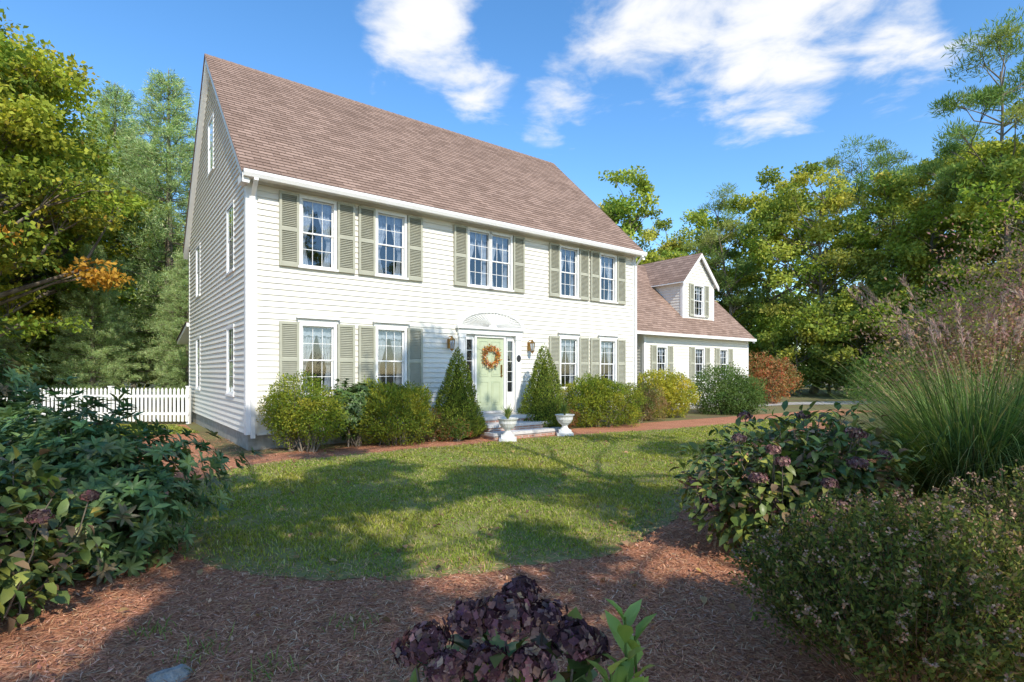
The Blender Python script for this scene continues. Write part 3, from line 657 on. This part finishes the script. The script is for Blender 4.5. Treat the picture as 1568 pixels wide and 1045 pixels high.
shrub('azalea_shrub',loc(.85,-.8),[(0,0,.95,.66,.55,.52),(-.38,.1,.7,.42,.4,.45),(.4,-.1,.7,.45,.4,.45)],16000,.05,.024,YEL,[3,3,2,1],3)
shrub('rhododendron_shrub',loc(1.85,-.7),[(0,0,.8,.42,.4,.55),(.2,.1,1.05,.3,.3,.3)],900,.09,.03,GRN,[3,2,3],4,M_GLOSS,'whorl')
shrub('yew_shrub',loc(2.75,-1.0),[(0,0,.65,.85,.7,.64),(-.3,0,.95,.45,.4,.4),(.35,.1,.85,.45,.4,.4)],24000,.06,.02,YEL,[3,3,2.5,2],5,up=.7)
shrub('azalea_shrub',loc(3.55,-.9),[(0,0,.4,.35,.3,.35),(.3,0,.3,.3,.3,.3)],3600,.045,.02,[(.15,.18,.06),(.32,.13,.08),(.10,.14,.04)],[2,2,2],6)
shrub('azalea_shrub',loc(4.2,-1.35),[(0,0,.28,.3,.3,.25),(-.3,0,.2,.2,.2,.2)],3400,.04,.02,[(.15,.24,.06),(.5,.12,.09),(.10,.15,.04)],[3,1,2],7)
shrub('azalea_shrub',loc(7.95,-.9),[(0,0,.35,.4,.35,.33)],3600,.045,.02,[(.15,.2,.06),(.4,.14,.09),(.10,.15,.04)],[2,2,2],8)
shrub('yew_shrub',loc(9.15,-1.0),[(-.35,0,.75,.68,.62,.68),(.5,.1,.7,.78,.62,.62),(0,0,1.0,.55,.48,.44)],24000,.065,.022,YEL,[3,3,3,1],9,up=.7)
shrub('azalea_shrub',loc(10.7,-.9),[(0,0,.6,.45,.4,.5),(.5,0,.8,.35,.35,.4)],6200,.06,.025,[(.11,.15,.04),(.24,.15,.09),(.15,.2,.06)],[3,2,2],10)
shrub('barberry_shrub',loc(12.0,-.6),[(0,0,.5,.6,.5,.5)],6000,.05,.02,[(.32,.25,.12),(.24,.27,.08),(.38,.18,.12)],[3,3,2],12)
shrub('forsythia_shrub',loc(13.3,.1),[(0,0,.85,.78,.65,.68),(.65,-.1,.8,.66,.6,.64)],15000,.075,.035,[(.58,.50,.07),(.42,.44,.07),(.24,.3,.06)],[3,3,1],13)
shrub('boxwood_shrub',loc(16.6,-.4),[(0,0,.75,1.2,1.0,.9),(.7,0,.65,.85,.85,.8)],24000,.07,.036,[(.12,.2,.06),(.18,.27,.08),(.07,.12,.04)],[3,2,2],14)
shrub('burning_bush_shrub',(13.0,27.5,0),[(0,0,1.2,1.3,1.0,1.1)],6000,.12,.06,[(.5,.12,.07),(.5,.25,.12),(.25,.25,.1)],[2,2,3],15)
shrub('viburnum_shrub',(19,27,0),[(0,0,1.1,2,1.3,1.3),(2.4,0,1.2,1.7,1.3,1.4)],9000,.14,.07,GRN,[3,3,1],16)

RH=[(.12,.21,.075),(.08,.15,.055),(.19,.29,.09),(.30,.32,.08),(.24,.14,.10)]
shrub('rhododendron_bush',(-3.75,4.75,0),[(0,0,.62,.95,.8,.62),(.35,-.25,.45,.62,.55,.5),(-.7,.2,.68,.75,.7,.6),(-.3,-.5,.5,.7,.5,.5)],2300,.11,.034,RH,[4,3,2,.6,.3],21,M_GLOSS,'whorl',inner=.35,lumpa=.2)
shrub('rhododendron_bush',(-5.4,5.6,0),[(0,0,.65,.85,.8,.62),(-.55,.3,1.25,.6,.6,.88)],1500,.115,.036,RH,[3,4,1,.6,.2],22,M_GLOSS,'whorl',inner=.35,lumpa=.2)
def florets(f,c,r,n,palette,w,rs,ps=.011,sq=.75):
    D=rdir(n,rs); D=D[D[:,2]>-.5]; n=len(D); P=np.array(c)+D*[r,r,r*sq]*(1+rs.normal(0,.10,(n,1)))*lump(D,c[0]*40,.12)[:,None]
    col=pal(palette,w,n,rs,.3); A=unit(D+rdir(n,rs)*.45); ref=unit(np.cross(A,rdir(n,rs))); bi=np.cross(A,ref)
    for q in range(4):
        a=2*pi*q/4; d=ref*cos(a)+bi*sin(a)
        f.leaves(P,d+A*.25,A,rs.uniform(.8,1.2,n)*ps*1.4,rs.uniform(.8,1.2,n)*ps*1.3,col,M_PETAL,.05)
def hydrangea(name,pos,blobs,nl,heads,seed,L=.12,leafpal=None,headpal=None,hr=.07,stems=True,nf=170,ps=.011):
    rs=np.random.RandomState(seed); f=FB()
    leafpal=leafpal or [(.16,.22,.06),(.24,.28,.06),(.10,.15,.045),(.24,.16,.09),(.45,.42,.09)]
    headpal=headpal or [(.24,.12,.12),(.32,.18,.15),(.15,.08,.08),(.38,.27,.2)]
    for bl in blobs:
        c=np.array(bl[:3]); r=np.array(bl[3:6]); m=int(nl/len(blobs)); D=rdir(m,rs)
        P=c+D*r*(rs.uniform(.4,1.05,m)*lump(D,seed,.1))[:,None]; k=P[:,2]>.03; P=P[k]; D=D[k]; m=len(P)
        f.bigleaves(P,D*.8+rdir(m,rs)*.7+[0,0,-.1],D*.4+rdir(m,rs)*.35+[0,0,1],rs.uniform(.6,1.3,m)*L,rs.uniform(.8,1.2,m)*L*.55,pal(leafpal,[4,3,3,1.5,.7][:len(leafpal)],m,rs),M_GLOSS,.3)
        for q in range(14):
            D1=unit(rs.normal(size=3)*[1,1,.5]+[0,0,.8]); e=c+D1*r*.9; s0=np.array([rs.normal(0,.08),rs.normal(0,.08),0]); mid=(s0+e)/2+rs.normal(0,.04,3)
            f.tube([s0,mid,e],[.008,.006,.004],M_BARK,5)
    for h in heads:
        florets(f,h[:3],h[3] if len(h)>3 else hr,nf,headpal,[3,3,2,1],rs,ps)
        f.tube([(h[0]*.5,h[1]*.5,.1),(h[0]*.9,h[1]*.9,h[2]*.7),(h[0],h[1],h[2])],[.007,.005,.004],M_BARK,5)
    return f.build(name,loc=pos)
rs=np.random.RandomState(31)
hd=[]
for i in range(26):
    D=unit(rs.normal(size=3)+[0,-.4,.5]); hd.append((D[0]*.9,D[1]*.82,.62+max(D[2],-.3)*.6,rs.uniform(.045,.065)))
hydrangea('hydrangea_bush',(2.5,5.0,0),[(0,0,.6,.88,.78,.62),(-.3,-.2,.5,.62,.55,.5),(.4,0,.7,.65,.6,.55)],4200,hd,32,L=.10)
hd=[]
for i in range(12):
    D=unit(rs.normal(size=3)+[.3,-.3,.4]); hd.append((D[0]*.7,D[1]*.6,.55+max(D[2],-.3)*.45,rs.uniform(.04,.055)))
hydrangea('hydrangea_bush',(-3.4,3.4,0),[(0,0,.5,.65,.6,.5),(-.4,.2,.6,.6,.6,.55)],2400,hd,33,L=.10,headpal=[(.16,.08,.08),(.24,.14,.11),(.10,.06,.06),(.3,.2,.14)])
hydrangea('hydrangea_bush',(0,1.72,0),[(-.02,.0,.5,.30,.22,.22),(-.2,.05,.42,.2,.2,.2),(.18,.05,.45,.2,.2,.2)],330,
  [(-.02,-.02,.83,.08),(-.14,.05,.79,.065),(-.27,.0,.74,.065),(.10,.05,.79,.065),(.20,.0,.75,.065),(-.08,-.06,.70,.065),(.06,-.1,.72,.06),(-.33,.1,.66,.055),(.26,.08,.69,.055),(-.2,-.08,.70,.05),(.03,.1,.86,.05)],34,L=.13,nf=260,ps=.0115,
  headpal=[(.14,.07,.085),(.21,.12,.12),(.08,.04,.05),(.30,.21,.17)])
rs=np.random.RandomState(36); f=FB()
for (x,y,h,k) in ((.36,1.72,.80,14),(.30,1.64,.68,10),(.41,1.8,.70,10),(.02,1.55,.5,9),(-.15,1.58,.46,7)):
    m=k; t=np.linspace(.45,1,m); a=np.arange(m)*2.4+x*9
    P=np.c_[np.full(m,x),np.full(m,y),h*t+.0]; D=np.c_[np.cos(a)*.6,np.sin(a)*.6,.30+t*.8]
    f.bigleaves(P,D,np.c_[-np.cos(a),-np.sin(a),np.full(m,.8)],rs.uniform(.09,.15,m),rs.uniform(.045,.065,m),pal([(.25,.38,.08),(.34,.44,.11),(.16,.28,.06)],[2,2,1],m,rs,.1),M_GLOSS,.2)
    f.tube([(x,y,0),(x+.01,y,h*.6),(x,y,h+.02)],[.008,.006,.004],M_LEAF,5,(.18,.27,.08))
f.build('hydrangea_shoots')
def spirea(name,pos,r,h,seed,n=15000):
    rs=np.random.RandomState(seed); f=FB(); m=1100; az=rs.uniform(0,2*pi,m); rr=r*np.sqrt(rs.rand(m))
    tipx=rr*np.cos(az); tipy=rr*np.sin(az); tz=h*(1-.45*(rr/r)**2.2)*rs.uniform(.85,1.08,m)
    base=np.c_[tipx*.35,tipy*.35,np.zeros(m)]; tip=np.c_[tipx,tipy,tz]
    s=np.full(m,.0028)
    D=tip-base; f.leaves(base,D,rdir(m,rs),np.linalg.norm(D,axis=1),s*2,pal([(.20,.13,.09),(.27,.19,.13)],[1,1],m,rs),M_STRAW,0)
    k=n//m; i=np.repeat(np.arange(m),k); t=rs.uniform(.35,1,len(i))**.8; P=base[i]+D[i]*t[:,None]+rs.normal(0,.014,(len(i),3))
    nn=len(i); tone=rs.normal(1,.18,m)[i][:,None]
    f.leaves(P,rdir(nn,rs)+unit(D[i])*.6,rdir(nn,rs)+[0,0,.5],rs.uniform(.02,.042,nn),rs.uniform(.010,.018,nn),np.clip(pal([(.14,.18,.05),(.21,.23,.06),(.30,.22,.11),(.08,.11,.04)],[4,3,1.5,2.5],nn,rs)*tone,.01,.6),M_LEAF)
    hs=rs.choice(m,300,replace=False)
    for j in range(5):
        P=tip[hs]+rs.normal(0,.012,(300,3)); 
        for q in range(3): f.leaves(P,rdir(300,rs)+[0,0,.3],rdir(300,rs),.014,.012,pal([(.34,.21,.14),(.46,.33,.23)],[1,1],300,rs),M_PETAL)
    f.build(name,loc=pos)
spirea('spirea_bush',(2.05,2.75,0),.9,.92,41,42000)
spirea('spirea_bush',(3.3,3.2,0),.85,1.0,42,22000)
def misc(name,pos,seed,n=2600,Lm=1.0):
    rs=np.random.RandomState(seed); f=FB(); az=rs.uniform(0,2*pi,n); r0=.32*np.sqrt(rs.rand(n))
    P=np.c_[r0*np.cos(az),r0*np.sin(az),np.zeros(n)]; H=rs.uniform(1.1,2.3,n)*Lm
    f.ribbons(P,az+rs.normal(0,.5,n),rs.uniform(.3,1.9,n)*Lm,H,rs.uniform(.1,.8,n),rs.uniform(.007,.013,n),pal([(.14,.22,.07),(.21,.29,.10),(.08,.13,.05),(.38,.35,.16)],[4,3,2,1.0],n,rs),M_GRASS,k=9)
    m=16; az=rs.uniform(0,2*pi,m)
    for a in az:
        R1=rs.uniform(.3,1.0); Hh=rs.uniform(1.8,2.3)*Lm
        p=[(0,0,.3),(R1*.5*cos(a),R1*.5*sin(a),Hh*.7),(R1*cos(a),R1*sin(a),Hh)]; f.tube(p,[.004,.003,.002],M_LEAF,4,(.3,.3,.16))
        k=70; t=rs.rand(k); Q=np.array(p[2])+np.c_[R1*.25*t*cos(a),R1*.25*t*sin(a),.22*t]
        f.leaves(Q,rdir(k,rs)*.5+[.5*cos(a),.5*sin(a),.7],rdir(k,rs),.07,.005,pal([(.42,.27,.23),(.52,.38,.32)],[1,1],k,rs),M_PETAL)
    f.build(name,loc=pos)
misc('ornamental_grass',(4.6,5.4,0),51,3800,1.0); misc('ornamental_grass',(5.9,6.6,0),52,3000,1.05); misc('ornamental_grass',(5.3,4.4,0),54,2400,.95)
shrub('smokebush_shrub',(8.6,9.6,0),[(0,0,2.0,1.6,1.3,1.6),(1.2,0,2.7,1.4,1.3,1.5),(-1.1,0,1.6,1.0,.9,1.2),(2.2,0,2.6,1.5,1.3,1.6)],26000,.07,.035,[(.40,.22,.22),(.46,.3,.26),(.25,.3,.11),(.5,.45,.16)],[4,3,2,1],53,inner=.6,lumpa=.3)

# ------------------------------------------------------------------ trees
def tree_mesh(name,seed,h,cr,cb,L,W,palette,w,ncl,npc,flat=.6,tr=.22,clr=(.2,.34),mode='leaf',mat=None,top=1.0,lowlimbs=0,shape=.55,colmix=.35):
    rs=np.random.RandomState(seed); f=FB(); mat=mat or M_LEAF
    k=9; tz=np.linspace(0,h*.86,k); wob=np.cumsum(rs.normal(0,h*.012,(k,2)),0); wob[0]=0
    tp=np.c_[wob,tz]; f.tube(tp,tr*(1-np.linspace(0,1,k)*.85)*np.r_[1.35,np.ones(k-1)],M_BARK,8)
    def trunk_at(z): return np.array([np.interp(z,tz,tp[:,0]),np.interp(z,tz,tp[:,1]),z])
    D=rdir(ncl,rs); rad=rs.uniform(.25,1,ncl)**shape
    cz=(cb+h)/2; hz=(h-cb)/2
    C=D*rad[:,None]*[cr,cr,hz]+[0,0,cz]; taper=1-.35*np.clip((C[:,2]-cz)/hz,0,1)*(top); C[:,:2]*=taper[:,None]
    C[:,:2]*=(1+.18*np.sin(np.arctan2(C[:,1],C[:,0])*3+seed))[:,None]
    ccol=pal(palette,w,ncl,rs,.15)
    for i in range(ncl):
        c=C[i]; hd=np.hypot(*(c[:2])); z0=np.clip(c[2]-hd*rs.uniform(.35,.9)-.3,h*.12,h*.84); s=trunk_at(z0)
        mid=(s+c)/2+np.r_[rs.normal(0,.12*hd+.05,2),-.06*hd+rs.normal(0,.1)]
        tr0=tr*(.42-.3*z0/h); f.tube([s,mid,c],[tr0,tr0*.6,tr0*.2],M_BARK,5)
        cl=rs.uniform(*clr)*cr
        sub=c+rdir(5,rs)*cl*.8*[1,1,flat]
        for e in sub: f.tube([c*.6+mid*.4,(c+e)/2,e],[tr0*.25,tr0*.16,.006],M_BARK,4)
        cen=np.vstack([sub,c[None]]); m=int(npc*rs.uniform(.6,1.4))
        ci=rs.randint(0,6,m); Dd=rdir(m,rs); P=cen[ci]+Dd*(cl*.62*rs.uniform(.15,1,m)**.6)[:,None]*[1,1,flat]
        cc=ccol[i]*(1-colmix)+pal(palette,w,m,rs,.2)*colmix; cc=cc*(1+rs.normal(0,.15,(m,1)))
        cc=np.clip(cc,.01,.8)
        if mode=='leaf': f.leaves(P,rdir(m,rs)+Dd*.4,Dd*.5+rdir(m,rs)*.7+[0,0,.5],rs.uniform(.6,1.35,m)*L,rs.uniform(.7,1.2,m)*W,cc,mat)
        else: f.leaves(P,Dd*.7+rdir(m,rs)*.7+[0,0,.5],rdir(m,rs),rs.uniform(.6,1.3,m)*L,rs.uniform(.7,1.2,m)*W,cc,mat,.05)
    return f.mesh(name)
OAK=[(.27,.36,.07),(.40,.46,.09),(.54,.53,.11),(.16,.23,.06)]
oakA=tree_mesh('oak_tree',101,16.5,4.6,4.5,.25,.18,OAK,[3,3,2.5,1],54,270,clr=(.14,.27))
oakB=tree_mesh('oak_tree',102,15,4.0,3.0,.25,.18,OAK,[3,3,1.5,2],50,270,clr=(.14,.28))
oakC=tree_mesh('oak_tree',103,18,4.6,6.5,.25,.17,OAK,[2,3,4,1],42,260,clr=(.14,.26))
PN=[(.17,.26,.08),(.24,.33,.1),(.34,.38,.12)]
pineA=tree_mesh('pitch_pine_tree',104,20,4.0,9,.34,.05,PN,[3,3,1],38,400,.45,.24,(.15,.28),'needle',M_NEEDLE,shape=.45)
pineB=tree_mesh('pitch_pine_tree',105,18,3.6,7,.34,.05,PN,[3,3,2],36,400,.45,.22,(.15,.28),'needle',M_NEEDLE,shape=.45)
under=tree_mesh('young_oak_tree',106,7,2.8,.6,.22,.16,OAK,[3,3,1,3],34,280,.6,.09,(.25,.4))
def px(xp,d): return (xp-784)/828*d
rs=np.random.RandomState(77)
def T(me,name,xp,d,s=1,rz=None,sc=None):
    inst(me,name,(px(xp,d),d,0),rs.uniform(0,6.28) if rz is None else rz,sc or s)
for xp,d,me,s in [(955,42,oakB,1.15),(1015,50,oakA,.95),(1075,52,oakB,1.15),(1120,44,pineB,.93),(1180,46,oakA,1.12),(1245,40,oakA,1.03),(1285,48,pineA,.98),(1335,44,pineA,1.05),
    (1370,37,oakC,.88),(1430,36,oakA,.96),(1490,36,oakC,.95),(1540,30,pineA,1.05),(1610,29,oakA,1.0),(1590,33,pineB,1.15),(1700,30,oakA,1),(1480,46,pineA,1.15),(1400,50,oakB,1.2),(1560,44,oakC,1.1),
    (900,55,oakB,1.1)]:
    T(me,me.name.split('.')[0],xp,d,s)
for xp,d,s in [(1180,41,1.0),(1225,36,.95),(1270,38,1.0),(1320,34,1.1),(1365,36,1.0),(1420,31,1.05),(1480,30,1.1),(1540,27,1.0),(1600,26,1.1),(1130,45,1.1),(1080,48,1.2),(1690,27,1.1)]:
    T(under,'young_oak_tree',xp,d,s)
def belt():
    rs=np.random.RandomState(9); f=FB()
    for a in np.linspace(-75,75,46):
        d=rs.uniform(62,80); x,y=d*sin(radians(a)),d*cos(radians(a)); h=rs.uniform(10,14)
        f.tube([(x,y,0),(x,y,h*.8)],[.25,.1],M_BARK,5)
        m=1400; D=rdir(m,rs); P=np.array([x,y,h*.5])+D*[4.5,4.5,h*.5]*rs.uniform(.5,1,(m,1)); 
        f.leaves(P,rdir(m,rs),D+rdir(m,rs)*.6,rs.uniform(.4,.8,m),rs.uniform(.3,.6,m),pal(OAK,[3,3,1,3],m,rs),M_LEAF)
    f.build('distant_tree_line')
belt()
maple=tree_mesh('maple_tree',111,14.5,4.4,2.2,.17,.125,[(.26,.35,.06),(.44,.47,.07),(.66,.58,.08),(.68,.30,.06),(.15,.21,.05)],[4,4,2.2,.6,3],104,480,.32,.28,(.2,.36),top=.9,colmix=.3)
inst(maple,'maple_tree',(-17.0,15.9,0),2.0); inst(maple,'maple_tree',(-20.0,20.5,0),3.5,1.02)
def white_pine(name,seed,h,rmax):
    rs=np.random.RandomState(seed); f=FB(); f.tube([(0,0,0),(.05,0,h*.5),(0,.05,h)],[.26,.15,.02],M_BARK,8)
    z=1.2; PP=[];DD=[]
    while z<h-.2:
        t=z/h; r=rmax*(1-t)**.62*min(1,.55+t*1.6); nb=rs.randint(7,10); a0=rs.uniform(0,6.28)
        for q in range(nb):
            a=a0+2*pi*q/nb+rs.normal(0,.15); l=r*rs.uniform(.7,1.12); az=np.array([cos(a),sin(a),0])
            e=np.array([0,0,z])+az*l+[0,0,l*rs.uniform(-.05,.30)]; mid=np.array([0,0,z])+az*l*.5+[0,0,-.02*l]
            f.tube([(0,0,z),mid,e],[.035*(1-t)+.01,.02,.006],M_BARK,4)
            k=max(4,int(l*6)); s=rs.uniform(.25,1,k); side=np.array([-sin(a),cos(a),0])
            c=np.array([0,0,z])+(e-np.array([0,0,z]))*s[:,None]+side*(rs.normal(0,.22,k)*l*.55*(1.1-s*.7))[:,None]+np.c_[np.zeros(k),np.zeros(k),rs.normal(.03,.09,k)]
            PP.append(c); DD.append(np.tile(az*.8+[0,0,.35],(k,1)))
        z+=rs.uniform(.32,.5)
    C=np.concatenate(PP); D0=np.concatenate(DD); k=28; i=np.repeat(np.arange(len(C)),k); m=len(i)
    tone=rs.normal(0,.2,len(C))[i]
    f.leaves(C[i]+rs.normal(0,.09,(m,3)),D0[i]+rdir(m,rs)*.9,rdir(m,rs),rs.uniform(.14,.26,m),rs.uniform(.018,.034,m),np.clip(pal([(.38,.50,.22),(.48,.60,.28),(.26,.38,.16)],[3,3,2],m,rs)*(1+tone[:,None]),.01,.75),M_NEEDLE,.05)
    return f.mesh(name)
wp=white_pine('white_pine_tree',121,15.3,4.4)
inst(wp,'white_pine_tree',(-15.6,24.5,0),0); inst(wp,'white_pine_tree',(-19.8,27,0),1.3,1.05); inst(wp,'white_pine_tree',(-12.9,28.5,0),2.2,.86)
inst(wp,'white_pine_tree',(-22.5,21.5,0),3.2,.9)
for x,y,s in [(-15.5,20.0,.42),(-18.8,18.6,.5),(-22,18.5,.55),(-12.9,21.5,.42)]: inst(wp,'white_pine_tree',(x,y,0),x,s)
for x,y,s in [(-24,27,1.2),(-28,24,1.2),(-20,33,1.4),(-14,36,1.3),(-27,33,1.5),(-9,38,1.2)]: inst(under,'young_oak_tree',(x,y,0),x,s)
for x,y,s,me in [(-24,32,1,oakA),(-30,28,1,oakB),(-18,40,.95,oakA),(-12,42,.9,oakB)]: inst(me,'oak_tree',(x,y,0),x,s)
# yard trees beside / behind the photographer (cast the dappled shade)
yardA=tree_mesh('yard_oak_tree',131,11.3,3.6,5.3,.15,.12,OAK,[3,3,2,1],12,430,.45,.13,(.16,.24),shape=.35)
yardB=tree_mesh('yard_oak_tree',132,10.4,3.4,5.0,.15,.12,OAK,[3,3,2,1],11,430,.45,.13,(.16,.24),shape=.35)
for x,y,me,s in [(-.2,-5,yardA,1.0),(2.9,-2.9,yardB,1.0),(6.4,-4.6,yardA,1.0),(8.8,-.3,yardB,1.0),(5.5,.0,yardA,1.22),(1.2,-1.4,yardB,1.1),(-4,-3.8,yardA,.95),(11.8,2.2,yardB,.95),(3.8,-7.0,yardA,.9),(-1.8,-2.6,yardB,.95)]:
    inst(me,'yard_oak_tree',(x,y,0),x*1.7+y,s)
b=MB(); prof=[(0,.055),(.05,.05),(.08,.03),(.10,0)]
b.lathe(prof,M_ROCK,(0,0,0),9,lambda x,y,z:(x*1.0+.02*sin(y*40),y*.9,z*1.0+.01*sin(x*50))); b.build('garden_rock',loc=(-1.78,2.82,.0))

# ------------------------------------------------------------------ light, sky, camera
EL=38; sx,sy=.44,-.898
az=math.atan2(sx,sy)
w=bpy.data.worlds.new('World'); S.world=w; w.use_nodes=True; nt=w.node_tree; nt.nodes.clear()
out=nd(nt,'ShaderNodeOutputWorld'); bg=nd(nt,'ShaderNodeBackground',Strength=.15)
sky=nd(nt,'ShaderNodeTexSky',sky_type='NISHITA'); sky.sun_disc=False; sky.sun_elevation=radians(EL); sky.sun_rotation=az; sky.dust_density=.3; sky.ozone_density=2.0; sky.air_density=1.0
hs=nd(nt,'ShaderNodeHueSaturation'); hs.inputs['Saturation'].default_value=1.25; hs.inputs['Value'].default_value=1.8
nt.links.new(sky.outputs[0],hs.inputs['Color'])
tc=nd(nt,'ShaderNodeTexCoord')
sep=nd(nt,'ShaderNodeSeparateXYZ'); nt.links.new(tc.outputs['Generated'],sep.inputs[0])
def M(op,a,b=None,c=None):
    n=nd(nt,'ShaderNodeMath',operation=op)
    for i,q in enumerate((a,b,c)):
        if q is None: continue
        if isinstance(q,(int,float)): n.inputs[i].default_value=q
        else: nt.links.new(q,n.inputs[i])
    return n.outputs[0]
zz=M('MAXIMUM',sep.outputs['Z'],.05)
cv=nd(nt,'ShaderNodeCombineXYZ'); nt.links.new(M('DIVIDE',sep.outputs['X'],zz),cv.inputs[0]); nt.links.new(M('DIVIDE',sep.outputs['Y'],zz),cv.inputs[1])
mask=None
for (dx,dz,rad,amp) in [(-.16,.66,.15,1.),(-.07,.56,.11,.8),(.28,.68,.20,.95),(.50,.63,.19,1.),(.48,.53,.12,.8),(.70,.60,.13,.75),(.09,.50,.10,.66)]:
    v=np.array([dx,1,dz]); v/=np.linalg.norm(v)
    dn=nd(nt,'ShaderNodeVectorMath',operation='DISTANCE'); nt.links.new(tc.outputs['Generated'],dn.inputs[0]); dn.inputs[1].default_value=tuple(v)
    mr=nd(nt,'ShaderNodeMapRange',interpolation_type='SMOOTHSTEP'); mr.inputs['From Min'].default_value=0; mr.inputs['From Max'].default_value=rad*1.3; mr.inputs['To Min'].default_value=amp; mr.inputs['To Max'].default_value=0
    nt.links.new(dn.outputs['Value'],mr.inputs[0]); mask=mr.outputs[0] if mask is None else M('MAXIMUM',mask,mr.outputs[0])
n1=nd(nt,'ShaderNodeTexNoise',Scale=3.4,Detail=6,Roughness=.58,Distortion=.3); nt.links.new(cv.outputs[0],n1.inputs['Vector'])
dens=M('ADD',M('MULTIPLY',n1.outputs['Fac'],1.9),M('SUBTRACT',M('MULTIPLY',mask,1.0),1.36))
cr=nd(nt,'ShaderNodeMapRange',interpolation_type='SMOOTHSTEP'); cr.inputs['From Min'].default_value=-.05; cr.inputs['From Max'].default_value=.6; nt.links.new(dens,cr.inputs[0])
mx=nd(nt,'ShaderNodeMix',data_type='RGBA'); nt.links.new(cr.outputs[0],mx.inputs[0]); nt.links.new(hs.outputs[0],mx.inputs[6]); mx.inputs[7].default_value=(6.7,6.8,7.0,1)
nt.links.new(mx.outputs[2],bg.inputs[0]); nt.links.new(bg.outputs[0],out.inputs[0])
sl=bpy.data.lights.new('sun','SUN'); sl.energy=5.0; sl.angle=radians(.5); sl.color=(1,.92,.79)
so=bpy.data.objects.new('sun',sl); COL.objects.link(so)
from mathutils import Vector
n_=math.hypot(sx,sy); d=Vector((sx/n_*cos(radians(EL)),sy/n_*cos(radians(EL)),sin(radians(EL))))
so.rotation_euler=d.to_track_quat('Z','Y').to_euler(); so.location=d*40
cam=bpy.data.cameras.new('camera'); cam.lens=19.0; cam.sensor_width=36; cam.shift_y=.0303; cam.clip_end=2000; cam.clip_start=.05
co=bpy.data.objects.new('camera',cam); COL.objects.link(co); co.location=(0,0,1.6); co.rotation_euler=(radians(90),0,0)
S.camera=co
S.view_settings.view_transform='Standard'; S.view_settings.look='None'; S.view_settings.exposure=0
